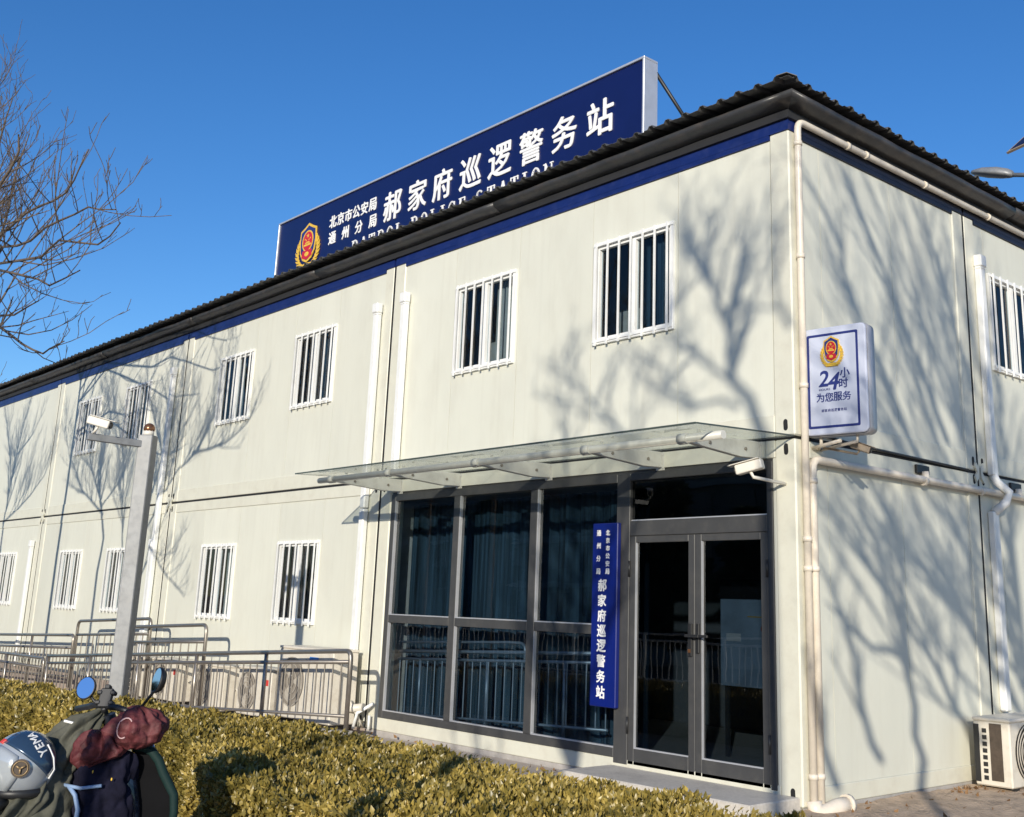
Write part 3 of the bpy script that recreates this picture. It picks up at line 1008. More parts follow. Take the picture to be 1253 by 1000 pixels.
# serif capitals, drawn from strokes: thick stems, thin hairlines, slab serifs
TK, TN = 0.16, 0.07
def arc(cx, cy, rx, ry, t0, t1, n=10):
    return [(cx+rx*math.cos(R(t0+(t1-t0)*k/n)), cy+ry*math.sin(R(t0+(t1-t0)*k/n))) for k in range(n+1)]
SER = lambda x, y, w=0.3: ([(x-w/2, y), (x+w/2, y)], TN)
GLY = {
    'P': [([(0.18, 0), (0.18, 1)], TK), SER(0.18, 0.03, 0.36), ([(0.02, 0.97), (0.4, 0.97)], TN), (arc(0.38, 0.73, 0.26, 0.24, 90, -90), TK*0.8), ([(0.2, 0.49), (0.4, 0.49)], TN)],
    'A': [([(0.06, 0), (0.38, 1)], TN), ([(0.38, 1), (0.7, 0)], TK), ([(0.18, 0.33), (0.58, 0.33)], TN), SER(0.06, 0.03, 0.24), SER(0.7, 0.03, 0.28)],
    'T': [([(0.36, 0), (0.36, 1)], TK), ([(0.02, 0.96), (0.7, 0.96)], TN), ([(0.05, 1), (0.05, 0.76)], TN), ([(0.67, 1), (0.67, 0.76)], TN), SER(0.36, 0.03, 0.36)],
    'R': [([(0.18, 0), (0.18, 1)], TK), SER(0.18, 0.03, 0.34), ([(0.02, 0.97), (0.4, 0.97)], TN), (arc(0.38, 0.75, 0.24, 0.22, 90, -90), TK*0.8), ([(0.2, 0.52), (0.4, 0.52)], TN), ([(0.38, 0.5), (0.68, 0)], TK), SER(0.7, 0.03, 0.2)],
    'O': [(arc(0.38, 0.5, 0.3, 0.47, 0, 360, 22), TK*0.8)],
    'L': [([(0.18, 0), (0.18, 1)], TK), ([(0.02, 0.03), (0.62, 0.03)], TN), ([(0.6, 0), (0.62, 0.26)], TN), SER(0.18, 0.97, 0.34)],
    'I': [([(0.2, 0), (0.2, 1)], TK), SER(0.2, 0.03, 0.36), SER(0.2, 0.97, 0.36)],
    'C': [(arc(0.4, 0.5, 0.32, 0.47, 45, 315, 18), TK*0.75), ([(0.64, 0.95), (0.64, 0.7)], TN)],
    'E': [([(0.18, 0), (0.18, 1)], TK), ([(0.02, 0.97), (0.6, 0.97)], TN), ([(0.02, 0.03), (0.62, 0.03)], TN), ([(0.2, 0.5), (0.46, 0.5)], TN), ([(0.6, 1), (0.6, 0.76)], TN), ([(0.62, 0), (0.62, 0.26)], TN), ([(0.46, 0.6), (0.46, 0.4)], TN)],
    'S': [(arc(0.34, 0.74, 0.24, 0.23, 30, 265, 12)+arc(0.34, 0.27, 0.25, 0.24, 85, -150, 12), TK*0.7)],
    'N': [([(0.12, 0), (0.12, 1)], TN), ([(0.1, 1), (0.66, 0)], TK), ([(0.66, 0), (0.66, 1)], TN), SER(0.1, 0.03, 0.26), SER(0.66, 0.97, 0.26), SER(0.08, 0.97, 0.2)],
}
def serif(ch, place, x, z, h, parent):
    mb = MB()
    for q, (pts, w) in enumerate(GLY[ch]):
        d = 0.010+q*0.0006
        for a, b in zip(pts[:-1], pts[1:]):
            dx, dz = b[0]-a[0], b[1]-a[1]
            L_ = math.hypot(dx, dz) or 1
            nx, nz = -dz/L_*w/2, dx/L_*w/2
            ex, ez = dx/L_*0.01, dz/L_*0.01
            quad = [(a[0]-ex+nx, a[1]-ez+nz), (a[0]-ex-nx, a[1]-ez-nz), (b[0]+ex-nx, b[1]+ez-nz), (b[0]+ex+nx, b[1]+ez+nz)]
            mb.prism([(x+p*h, z+r*h) for p, r in quad], place, 0.0, d)
    mb.build('letter', M['letter'], parent)
xx = -8.50
for word in ('PATROL', 'POLICE', 'STATION'):
    for ch in word:
        serif(ch, Lp, xx, 6.44, 0.215, RS)
        xx += 0.232 if ch != 'I' else 0.17
    xx += 0.14

def emblem(place, cx, cz, h, parent, d0=0.004, wide=1.0):
    """police badge: shield with a red field and gold gate and stars inside wheat and pine sprays"""
    e = node('emblem', parent)
    def part(mb, name, m):
        o = mb.build(name, M[m], parent)
        under(o, e)
    s = h
    P = lambda pts: [(cx+a*s*wide, cz+b*s) for a, b in pts]
    # wreath: overlapping leaves up both sides
    mb = MB()
    for side in (-1, 1):
        for k in range(9):
            t = k/8
            ang = R(-80+t*108)
            bx, bz = side*(0.335*math.cos(ang)), -0.10+0.36*math.sin(ang)
            ln, wd = 0.17-0.04*t, 0.055
            for tilt in (18, -24):
                dirn = ang+R(90+tilt)
                ux, uz = side*math.cos(dirn), math.sin(dirn)
                leaf_ = [(bx, bz), (bx+ux*ln*0.4-uz*wd*0.55, bz+uz*ln*0.4+ux*wd*0.55), (bx+ux*ln, bz+uz*ln), (bx+ux*ln*0.4+uz*wd*0.55, bz+uz*ln*0.4-ux*wd*0.55)]
                if side < 0:
                    leaf_ = leaf_[::-1]
                mb.prism(P(leaf_), place, d0, d0+0.006+0.0004*k+(0.0002 if tilt > 0 else 0))
    mb.prism(P(arc(0, -0.44, 0.24, 0.06, 0, 360, 16)[:-1]), place, d0, d0+0.012)
    part(mb, 'wreath', 'gold')
    shield = [(0, 0.5), (0.13, 0.42), (0.26, 0.36), (0.275, 0.12), (0.24, -0.14), (0.14, -0.30), (0, -0.37), (-0.14, -0.30), (-0.24, -0.14), (-0.275, 0.12), (-0.26, 0.36), (-0.13, 0.42)]
    part(MB().prism(P(shield), place, d0, d0+0.0125), 'shield_rim', 'gold')
    part(MB().prism(P([(a*0.88, b*0.88+0.005) for a, b in shield]), place, d0, d0+0.0140), 'shield', 'navy')
    part(MB().prism(P(arc(0, 0.10, 0.185, 0.235, 0, 360, 24)[:-1]), place, d0, d0+0.0155), 'medallion_rim', 'gold')
    part(MB().prism(P(arc(0, 0.10, 0.155, 0.205, 0, 360, 24)[:-1]), place, d0, d0+0.0170), 'medallion', 'red')
    part(MB().prism(P([(-0.15, -0.10), (0.15, -0.10), (0.17, -0.24), (0.0, -0.31), (-0.17, -0.24)]), place, d0, d0+0.0172), 'ribbon', 'red')
    mb = MB()
    def star(x, z, r):
        mb.prism(P([(x+(r if k % 2 == 0 else r*0.4)*math.sin(k*math.pi/5), z+(r if k % 2 == 0 else r*0.4)*math.cos(k*math.pi/5)) for k in range(10)][::-1]), place, d0, d0+0.0185)
    star(0, 0.215, 0.055)
    for x, z in ((-0.085, 0.15), (-0.045, 0.125), (0.045, 0.125), (0.085, 0.15)):
        star(x, z, 0.024)
    for x0, x1, z0, z1 in ((-0.115, 0.115, -0.005, 0.035), (-0.075, 0.075, 0.045, 0.065), (-0.055, 0.055, 0.07, 0.088)):
        mb.prism(P([(x0, z0), (x1, z0), (x1, z1), (x0, z1)]), place, d0, d0+0.0187)
    mb.prism(P(arc(0, -0.185, 0.07, 0.05, 0, 360, 14)[:-1]), place, d0, d0+0.0186)
    part(mb, 'stars_and_gate', 'gold')
    return e
emblem(Lp, -9.83, 6.885, 0.76, RS, wide=1.22)
for x in (-2.75, -5.3, -8.0, -10.5):
    MB().tube([(x+0.24, SY+0.19, 7.36), (x+0.30, SY+1.35, 6.35)], 0.022, 8).build('brace', M['black'], RS)

# ------------------------------------------------------------------ canopy over the entrance
CN = thing('entrance_canopy', 'flat glass canopy on grey steel brackets over the entrance', 'canopy', (-3.0, 0, 2.75))
CX0, CX1, CD = -5.955, -0.005, 1.21
zo, zi = 2.822, 2.872
cuts = [CX0, -3.76, -2.24, CX1]
for a, b in zip(cuts[:-1], cuts[1:]):
    mb = MB()
    mb.prism([(-0.003, zi), (-CD, zo), (-CD, zo+0.012), (-0.003, zi+0.012)], lambda p, q, d: (d, p, q), a+0.003, b-0.003)
    mb.build('glass_sheet', M['canopyglass'], CN)
mb = MB()
mb.box(CX0+0.003, CX1-0.003, -CD-0.0125, -CD-0.0005, zo-0.001, zo+0.013)
mb.build('glass_edge', M['glassedge'], CN)
for xe in (CX0+0.0025, CX1+0.0025):
    MB().prism([(-0.003, zi), (-CD, zo), (-CD, zo+0.0125), (-0.003, zi+0.0125)], lambda p, q, d: (d, p, q), xe-0.006, xe-0.0005).build('glass_edge', M['glassedge'], CN)
for bx in (-5.63, -4.49, -3.0, -1.48, -0.38):
    mb = MB()
    mb.prism([(-0.011, 2.855), (-0.011, 2.715), (-0.25, 2.705), (-0.93, 2.752), (-0.96, 2.775), (-0.93, 2.80), (-0.2, 2.852)], lambda p, q, d, bx=bx: (bx+d, p, q), -0.028, 0.028)
    br = mb.build('bracket', M['canopy'], CN, 0.004)
    mb = MB().box(bx-0.05, bx+0.05, -0.0105, 0.0008, 2.69, 2.855)
    for dz in (2.71, 2.83):
        mb.tube([(bx+0.036, -0.011, dz), (bx+0.036, -0.018, dz)], 0.008, 6)
    k = mb.build('wall_plate', M['canopy'], CN)
    under(k, br)
    mb = MB()
    for yy in (-0.30, -0.75):
        mb.tube([(bx, yy, 2.80-0.02), (bx, yy, 2.857+yy*0.03)], 0.016, 8)
        mb.tube([(bx+0.028, yy+0.1, 2.775), (bx+0.038, yy+0.1, 2.775)], 0.014, 8)
    k = mb.build('glass_clamp', M['steel'], CN)
    under(k, br)
    mb = MB().tube([(bx-0.045, -0.93, 2.772), (bx+0.045, -0.93, 2.772)], 0.044, 12)
    k = mb.build('tube_collar', M['canopy'], CN)
    under(k, br)
MB().tube([(-5.90, -0.93, 2.772), (0.02, -0.93, 2.772)], 0.033, 14).build('front_tube', M['canopy'], CN)
MB().box(-5.9, -0.30, -0.0095, 0.0009, 2.715, 2.853).build('wall_rail', M['cream2'], CN)

# ------------------------------------------------------------------ plaque beside the door
PQ = thing('name_plaque', 'narrow vertical blue plaque with white Chinese characters beside the glass doors', 'sign', (-2.125, -0.03, 1.42))
MB().box(-2.29, -1.96, -0.058, -0.0095, 0.60, 2.235).build('plaque_panel', M['plaqueblue'], PQ, 0.006)
Vp = fy(-0.0585)
for ch, z in zip('郝家府巡逻警务站', (1.669, 1.533, 1.397, 1.263, 1.131, 0.998, 0.863, 0.727)):
    text_mesh(ch, 'letter', M['letter'], Vp, 0.12, PQ, 0.03, 0.0015, -2.148, z, font_h=0.112)
for ch, z in zip('北京市公安局', np.linspace(2.145, 1.794, 6)):
    text_mesh(ch, 'letter', M['letter'], Vp, 0.06, PQ, 0.03, 0.0015, -2.085, float(z), font_h=0.052)
for ch, z in zip('通州分局', np.linspace(2.145, 1.794, 4)):
    text_mesh(ch, 'letter', M['letter'], Vp, 0.06, PQ, 0.03, 0.0015, -2.205, float(z), font_h=0.055)

# ------------------------------------------------------------------ light box sign on the corner
LB = thing('light_box_sign', 'white light box sign with blue border, police emblem and 24 hour lettering on the corner', 'sign', (0.3, 0.2, 3.3))
ang = math.atan2(0.07, 0.55)
lx = Vector((math.cos(ang), math.sin(ang), 0))
ly = Vector((-math.sin(ang), math.cos(ang), 0))
LO = Vector((0.022, 0.105, 2.875))
LW, LH, LD = 0.565, 0.905, 0.15
def lp(a, b, d):
    return tuple(LO+lx*a-ly*d+Vector((0, 0, b)))
def rrect(w, h, r, x0=0, z0=0, n=5):
    pts = []
    for cx, cz, t0 in ((w-r, h-r, 0), (r, h-r, 90), (r, r, 180), (w-r, r, 270)):
        for k in range(n+1):
            t = R(t0+90*k/n)
            pts.append((x0+cx+r*math.cos(t), z0+cz+r*math.sin(t)))
    return pts
MB().prism(rrect(LW, LH, 0.05), lp, -LD, -0.03, smooth=True).build('case', M['signside'], LB)
MB().prism(rrect(LW-0.01, LH-0.01, 0.047, 0.005, 0.005), lp, -0.031, 0.0).build('face', M['signwhite'], LB, 0.012, 3)
mb = MB()
o_ = rrect(LW-0.11, LH-0.12, 0.012, 0.04, 0.06, 3)
i_ = rrect(LW-0.15, LH-0.16, 0.008, 0.06, 0.08, 3)
n = len(o_)
vs = [lp(a, b, 0.002) for a, b in o_]+[lp(a, b, 0.002) for a, b in i_]
mb.add(vs, [(k, (k+1) % n, n+(k+1) % n, n+k) for k in range(n)])
mb.build('border', M['navy'], LB)
fx = 0.265
emblem(lambda a, b, d: lp(a, b, d), fx+0.0, 0.690, 0.255, LB, 0.0005)
def ltx(s, x, z, h, bold=0.022, size=0.12, name='letter', sx=1.0, shear=0.0):
    text_mesh(s, name, M['navy'], lp, size, LB, bold, 0.0008, x, z, sx, h, shear)
ltx('2', 0.182, 0.468, 0.135, 0.03, 0.15, shear=0.15)
ltx('4', 0.272, 0.440, 0.145, 0.03, 0.15, shear=0.25)
ltx('小', 0.372, 0.502, 0.085)
ltx('时', 0.358, 0.418, 0.082)
ltx('HOURS', 0.190, 0.377, 0.018, 0.03, 0.03, sx=1.25)
for ch, x in zip('为您服务', (0.150, 0.228, 0.306, 0.384)):
    ltx(ch, x, 0.312, 0.075)
for ch, x in zip('郝家府巡逻警务站', np.linspace(0.170, 0.368, 8)):
    ltx(ch, float(x), 0.203, 0.025, 0.02, 0.03)
mb = MB()
for a in (0.10, 0.42):
    c = LO+lx*a+ly*0.09
    mb.tube([c+Vector((0, 0, 0.02)), c+Vector((0, 0, -0.05)), (0.0, c.y+0.12, 2.80)], 0.014, 8)
mb.tube([(0.0, 0.24, 2.80), (0.30, 0.20, 2.835)], 0.016, 8)
mb.build('bracket', M['pvc'], LB)

# ------------------------------------------------------------------ cameras
def bullet(name, label, pos, aim, foot, group='security cameras', s=1.0, m='camw'):
    t = thing(name, label, 'security camera', foot, group)
    pos, aim = Vector(pos), Vector(aim).normalized()
    side = aim.cross(Vector((0, 0, 1))).normalized()
    upv = side.cross(aim)
    mb = MB().obox(pos, aim, side, upv, 0.115*s, 0.040*s, 0.040*s)
    mb.build('camera_body', M[m], t, 0.012*s, 2)
    mb = MB()
    mb.obox(pos+upv*0.048*s+aim*0.035*s, aim, side, upv, 0.135*s, 0.046*s, 0.004*s)
    mb.build('sun_shield', M[m], t, 0.003)
    mb = MB().tube([pos+aim*0.116*s, pos+aim*0.13*s], 0.03*s, 12)
    mb.build('lens', M['black'], t)
    mb = MB().tube([pos-upv*0.04*s, pos-upv*0.085*s-aim*0.01, Vector(foot)], 0.014*s, 8)
    mb.build('mount_arm', M[m], t)
    return t
bullet('security_camera', 'small white wall camera pointing left under the end of the glass canopy', (-0.20, -0.34, 2.60), (-0.90, -0.30, -0.22), (-0.10, -0.004, 2.49), s=1.0)
bullet('security_camera', 'small brownish camera fixed under the white light box sign', (0.38, 0.36, 2.79), (0.72, 0.30, -0.30), (0.05, 0.32, 2.81), s=0.7, m='camtan')

PL = thing('camera_pole', 'grey galvanised steel pole with a side arm standing in the hedge', 'pole', (-5.22, -3.23, 0))
pc = Vector((-5.22, -3.23, 0))
MB().tube([pc, pc+Vector((0, 0, 2.955))], 0.098, 4, smooth=False).build('pole_shaft', M['poleg'], PL, 0.008)
armd = Vector((-0.06, -0.50, 0.02))
a0 = pc+Vector((0.0, -0.05, 2.865))
ax = armd.normalized()
ay = ax.cross(Vector((0, 0, 1))).normalized()
az = ay.cross(ax)
MB().obox(a0+armd*0.5, ax, ay, az, armd.length/2, 0.032, 0.032).build('side_arm', M['poleg'], PL, 0.004)
MB().sphere(pc+Vector((0.0, 0, 3.02)), 0.055, 0.055, 0.055).build('dome', M['copper'], PL)
MB().tube([pc+Vector((0, 0, 2.95)), pc+Vector((0, 0, 3.0))], 0.05, 10).build('dome_collar', M['camw'], PL)
e = a0+armd*0.93
bullet('security_camera', 'white camera with black lens hood standing on the arm of the grey pole', e+Vector((0.10, 0.02, 0.13)), (0.66, 0.68, -0.24), e+Vector((0, 0, 0.03)), s=0.95)

# ------------------------------------------------------------------ air conditioners
def ac_front(name, label, x0, x1, z0, z1, y0, y1, fan, group, blue=False, red=False):
    """outdoor unit whose fan looks towards -y"""
    t = thing(name, label, 'air conditioner', ((x0+x1)/2, (y0+y1)/2, z0-0.08), group)
    MB().box(x0, x1, y0, y1, z0, z1-0.03).build('casing', M['acwhite'], t, 0.012)
    MB().box(x0-0.006, x1+0.006, y0-0.006, y1+0.003, z1-0.0295, z1).build('top_cover', M['acwhite'], t, 0.006)
    cx, cz, r = fan
    f = MB().tube([(cx, y0-0.001, cz), (cx, y0-0.004, cz)], r, 28, smooth=False).build('fan_recess', M['fanback'], t)
    g = MB()
    for k in range(4):
        ra, rb = r*(k+1)/4-0.007, r*(k+1)/4+0.004
        vs = []
        for q in range(32):
            t_ = 2*math.pi*q/32
            vs += [(cx+ra*math.cos(t_), y0-0.02, cz+ra*math.sin(t_)), (cx+rb*math.cos(t_), y0-0.02, cz+rb*math.sin(t_))]
        g.add(vs, [(2*q, 2*q+1, (2*q+3) % 64, (2*q+2) % 64) for q in range(32)])
    g.build('fan_grille', M['acgrille'], t)
    h = MB()
    for k in range(3):
        q0 = 2*math.pi*k/3
        h.prism([(cx+0.03*math.cos(q0), cz+0.03*math.sin(q0)), (cx+r*0.9*math.cos(q0-0.3), cz+r*0.9*math.sin(q0-0.3)), (cx+r*0.9*math.cos(q0+0.45), cz+r*0.9*math.sin(q0+0.45))], lambda a, b, d: (a, y0-0.005-d, b), 0.0, 0.006)
    h.build('fan_blade', M['acgrille'], t)
    mb = MB()
    for zz in (x0+0.1, x1-0.1):
        mb.box(zz-0.04, zz+0.04, y0+0.02, y1-0.02, z0-0.08, z0-0.001)
    mb.build('foot', M['black'], t)
    if blue:
        MB().box(cx+r+0.10, cx+r+0.30, y0-0.004, y0-0.0005, z1-0.16, z1-0.10).build('label_plate', M['label_blue'], t)
    if red:
        MB().box(x1-0.13, x1-0.06, y0-0.004, y0-0.0005, z1-0.20, z1-0.13).build('label_plate', M['label_red'], t)
    m2 = MB()
    for k in range(2):
        m2.tube([(x1+0.004, y1-0.08-k*0.04, z0+0.2+k*0.06), (x1+0.06, y1-0.08-k*0.05, z0+0.22+k*0.06), (x1+0.10, y1+0.0, z0+0.05), (x1+0.05, y1+0.08, z0-0.03+k*0.06)], 0.014, 6)
    m2.build('refrigerant_pipe', M['acwhite'], t)
    return t
G_AC = 'air conditioner units along the front wall'
ac_front('air_conditioner', 'tall cream air conditioner with blue label, nearest the window wall behind the railing', -7.36, -6.12, 0.08, 0.90, -0.44, -0.10, (-7.02, 0.50, 0.28), G_AC, blue=True)
ac_front('air_conditioner', 'cream air conditioner immediately left of the tall one with the blue label', -8.42, -7.56, 0.02, 0.60, -0.42, -0.12, (-8.15, 0.31, 0.23), G_AC, red=True)
ac_front('air_conditioner', 'cream air conditioner below the second barred window behind the railing', -9.72, -8.84, 0.0, 0.57, -0.42, -0.12, (-9.42, 0.28, 0.23), G_AC)
ac_front('air_conditioner', 'cream air conditioner right of the grey pole behind the looped railing', -11.1, -10.25, 0.0, 0.56, -0.42, -0.12, (-10.82, 0.28, 0.22), G_AC, red=True)
ac_front('air_conditioner', 'cream air conditioner directly beside the grey pole behind the looped railing', -12.15, -11.3, -0.02, 0.54, -0.42, -0.12, (-11.86, 0.26, 0.22), G_AC)
def ac_side():
    t = thing('air_conditioner', 'cream air conditioner on the ground against the right hand wall', 'air conditioner', (0.32, 2.8, 0))
    x0, x1, y0, y1, z0, z1 = 0.13, 0.47, 2.38, 3.24, 0.05, 0.62
    MB().box(x0, x1, y0, y1, z0, z1-0.03).build('casing', M['acwhite'], t, 0.012)
    MB().box(x0-0.006, x1+0.006, y0-0.006, y1+0.006, z1-0.0295, z1).build('top_cover', M['acwhite'], t, 0.008)
    MB().box(x0+0.005, x0+0.055, y0-0.004, y0-0.0005, z0+0.03, z1-0.06).build('coil', M['black'], t)
    for k in range(8):
        z = z0+0.05+k*0.056
        MB().box(x0+0.085, x0+0.125, y0-0.005, y0-0.0006, z, z+0.036).build('vent_slot', M['black'], t)
    MB().box(x0+0.155, x0+0.265, y0-0.006, y0-0.0005, z0+0.05, z1-0.045).build('service_panel', M['brownlabel'], t)
    cy, cz, r = y0+0.32, z0+0.28, 0.24
    MB().tube([(x1+0.001, cy, cz), (x1+0.004, cy, cz)], r, 28, smooth=False).build('fan_recess', M['black'], t)
    g = MB()
    for k in range(6):
        rr = r*(k+1)/6
        g.tube([(x1+0.02, cy+rr*math.cos(2*math.pi*q/28), cz+rr*math.sin(2*math.pi*q/28)) for q in range(29)], 0.006, 4, cap=False)
    g.build('fan_grille', M['acgrille'], t)
    MB().box(x0+0.02, x1-0.02, y0+0.08, y0+0.16, -0.02, z0-0.001).build('foot', M['black'], t)
    MB().box(x0+0.02, x1-0.02, y1-0.16, y1-0.08, -0.02, z0-0.001).build('foot', M['black'], t)
ac_side()

# ------------------------------------------------------------------ ramp and railings
RX1, RX0, RY = -5.26, -14.55, -0.75
def rz(x):                         # ramp line: base of the rails
    return 0.15+(x-RX1)*0.0575
mb = MB()
mb.prism([(RX0, -0.9), (RX1+0.05, -0.05), (RX1+0.05, rz(RX1)-0.02), (RX0, rz(RX0)-0.02)], lambda a, b, d: (a, d, b), RY-0.06, RY+0.06)
tag(mb.build('ramp_kerb', M['concrete'], bevel=0.006), kind='structure', label='concrete edge of the ramp under the front railing')

def railing(label, x0, x1, y, zf, top, second, post_sp, group, bar_sp=0.172, rounded=True, base=0.12):
    t = thing('railing', label, 'railing', ((x0+x1)/2, y, zf((x0+x1)/2)), group)
    rp = 0.026
    def P(x, h, dy=0.0):
        return (x, y+dy, zf(x)+h)
    pts = [P(x0, top)]+bend(P(x0, top), P(x1, top), P(x1, 0), 0.09)+[P(x1, -0.05)]
    MB().tube(pts, rp, 10).build('top_rail', M['steel'], t)
    MB().tube([P(x0, second), P(x1, second)], rp*0.85, 8).build('middle_rail', M['steel'], t)
    MB().tube([P(x0, base), P(x1, base)], rp*0.7, 8).build('bottom_rail', M['steel'], t)
    n = max(1, round((x1-x0)/post_sp))
    for k in range(n):
        x = x0+(x1-x0)*k/n
        MB().tube([P(x, -0.05), P(x, top)], rp*0.95, 8).build('post', M['steel'], t)
    nb = int((x1-x0)/bar_sp)
    for k in range(1, nb):
        x = x0+(x1-x0)*k/nb
        MB().tube([P(x, base), P(x, second)], 0.0095, 6, cap=False).build('baluster', M['steel'], t)
    return t
railing('long front stainless railing sloping down along the ramp behind the hedge', RX0, RX1, RY, lambda x: rz(x), 0.785, 0.672, 1.9, 'stainless railings of the ramp')

def loop_rail(label, x0, x1, y, z_top0, z_top1, low, group):
    t = thing('railing', label, 'railing', ((x0+x1)/2, y, -0.2), group)
    zt = lambda x: z_top0+(z_top1-z_top0)*(x-x0)/(x1-x0)
    g = lambda x: slope(x)
    pts = [(x0, y, g(x0)-0.02)]+bend((x0, y, 0), (x0, y, zt(x0)), (x1, y, zt(x1)), 0.11)+bend((x0, y, zt(x0)), (x1, y, zt(x1)), (x1, y, 0), 0.11)+[(x1, y, g(x1)-0.02)]
    MB().tube(pts, 0.025, 10).build('loop_frame', M['steel'], t)
    MB().tube([(x0, y, zt(x0)-low), (x1, y, zt(x1)-low)], 0.021, 8).build('middle_rail', M['steel'], t)
    MB().tube([(x0, y, g(x0)+0.14), (x1, y, g(x1)+0.14)], 0.018, 8).build('bottom_rail', M['steel'], t)
    n = int((x1-x0)/0.24)
    for k in range(1, n):
        x = x0+(x1-x0)*k/n
        MB().tube([(x, y, g(x)+0.14), (x, y, zt(x)-low)], 0.0095, 6, cap=False).build('baluster', M['steel'], t)
    return t
GR = 'stainless railings of the ramp'
loop_rail('shorter looped stainless railing right of the pole, in front of the air conditioners', -11.95, -9.2, -0.55, 0.955, 1.078, 0.22, GR)
loop_rail('looped stainless railing crossing behind the grey pole, nearest the building', -14.2, -11.25, -0.46, 0.975, 1.10, 0.22, GR)
railing('far stainless railing left of the loops, running out of the picture', -20.5, -14.3, -0.47, lambda x: 0.742-0.785+(x+14.4)*0.036, 0.785, 0.58, 1.9, GR)
railing('low stainless railing turning back from the left end of the ramp', -20.5, -14.65, -0.78, lambda x: rz(RX0)-0.03+(x+14.65)*0.01, 0.77, 0.62, 1.9, GR)

# yellow plastic pipe end and small tap at the seam by the ramp
tp = thing('drain_pipe', 'short yellowish drain pipe with white fittings at the foot of the front wall', 'pipe', (-6.0, -0.2, 0.2))
MB().tube([(-6.28, -0.25, 0.235), (-5.92, -0.12, 0.285)], 0.045, 10).build('pipe', M['acwhite'], tp)
MB().tube([(-5.83, -0.05, 0.33), (-5.98, -0.16, 0.22), (-6.02, -0.18, 0.05)], 0.02, 8).build('white_hose', M['white'], tp)
MB().tube([(-5.87, -0.07, 0.05), (-5.87, -0.07, 0.20)], 0.016, 8).build('riser', M['white'], tp)

# ------------------------------------------------------------------ hedge
HB = -2.98          # building side
def hedge_h(x):
    return 0.60+min(0.0, (x+2.0)*0.0245)
def hedge_front(x):
    return -4.15 if x < -1.75 else -4.15-0.55*min(1.0, (x+1.75)/1.6)
HG = thing('hedge', 'long clipped hedge of small olive and yellow leaves in front of the building', 'hedge', (-6, -3.6, 0))
HX0, HX1 = -30.0, 5.2
core = MB()
vs, fs = [], []
NX = 120
for i in range(NX+1):
    x = HX0+(HX1-HX0)*i/NX
    h, f = hedge_h(x)-0.20, hedge_front(x)+0.12
    g0 = slope(x)-0.02
    vs += [(x, HB-0.06, g0), (x, HB-0.06, h), (x, f, h), (x, f, g0)]
for i in range(NX):
    for k in range(3):
        fs.append((i*4+k, i*4+k+1, (i+1)*4+k+1, (i+1)*4+k))
core.add(vs, fs)
core.build('twig_mass', M['twig'], HG)

def value_noise(p, s, seed):
    r_ = np.random.default_rng(seed)
    tab = r_.random((64, 64))
    q = p/s
    i = np.floor(q).astype(int)
    f = q-i
    f = f*f*(3-2*f)
    a = tab[i[:, 0] % 64, i[:, 1] % 64]
    b = tab[(i[:, 0]+1) % 64, i[:, 1] % 64]
    c = tab[i[:, 0] % 64, (i[:, 1]+1) % 64]
    d = tab[(i[:, 0]+1) % 64, (i[:, 1]+1) % 64]
    return (a*(1-f[:, 0])+b*f[:, 0])*(1-f[:, 1])+(c*(1-f[:, 0])+d*f[:, 0])*f[:, 1]

def leaves(pos, nrm, length, name, parent, tone_bias=0.0, m='leaf'):
    """each leaf: six vertices folded along its midrib"""
    n = len(pos)
    rnd = rng.normal(size=(n, 3))
    t = nrm*1.0+rnd*0.62+np.array([0, 0, 0.25])
    t /= np.linalg.norm(t, axis=1, keepdims=True)           # direction the leaf points
    s = np.cross(t, rng.normal(size=(n, 3)))
    s /= np.linalg.norm(s, axis=1, keepdims=True)
    w = np.cross(s, t)
    L = (length*rng.uniform(0.65, 1.25, n))[:, None]
    wd = L*0.29
    base = pos
    mid = base+t*L*0.5+w*L*0.02
    tip = base+t*L-w*L*0.10
    l1 = base+t*L*0.42+s*wd+w*L*0.10
    r1 = base+t*L*0.42-s*wd+w*L*0.10
    V = np.stack([base, r1, tip, l1, mid], 1).reshape(-1, 3)
    fi = np.array([[0, 1, 4], [1, 2, 4], [2, 3, 4], [3, 0, 4]])
    Fc = (np.arange(n)[:, None, None]*5+fi[None]).reshape(-1, 3)
    me = bpy.data.meshes.new(name)
    me.vertices.add(len(V))
    me.vertices.foreach_set('co', V.ravel())
    me.loops.add(len(Fc)*3)
    me.loops.foreach_set('vertex_index', Fc.ravel().astype(np.int32))
    me.polygons.add(len(Fc))
    me.polygons.foreach_set('loop_start', np.arange(0, len(Fc)*3, 3, dtype=np.int32))
    me.update()
    me.polygons.foreach_set('use_smooth', np.ones(len(Fc), bool))
    at = me.attributes.new('tone', 'FLOAT', 'POINT')
    cl = value_noise(pos[:, :2]*np.array([1, 1]), 0.35, 3)*0.5+value_noise(pos[:, [0, 2]], 0.12, 4)*0.3
    tone = np.clip(0.25+cl*0.75+rng.normal(0, 0.16, n)+tone_bias, 0, 1)
    at.data.foreach_set('value', np.repeat(tone, 5).astype(np.float32))
    me.materials.append(M[m])
    o = bpy.data.objects.new(name, me)
    COL.objects.link(o)
    o.parent = parent
    o.matrix_parent_inverse = Matrix.Translation(-Vector(parent.location))
    o['kind'] = 'stuff'
    return o

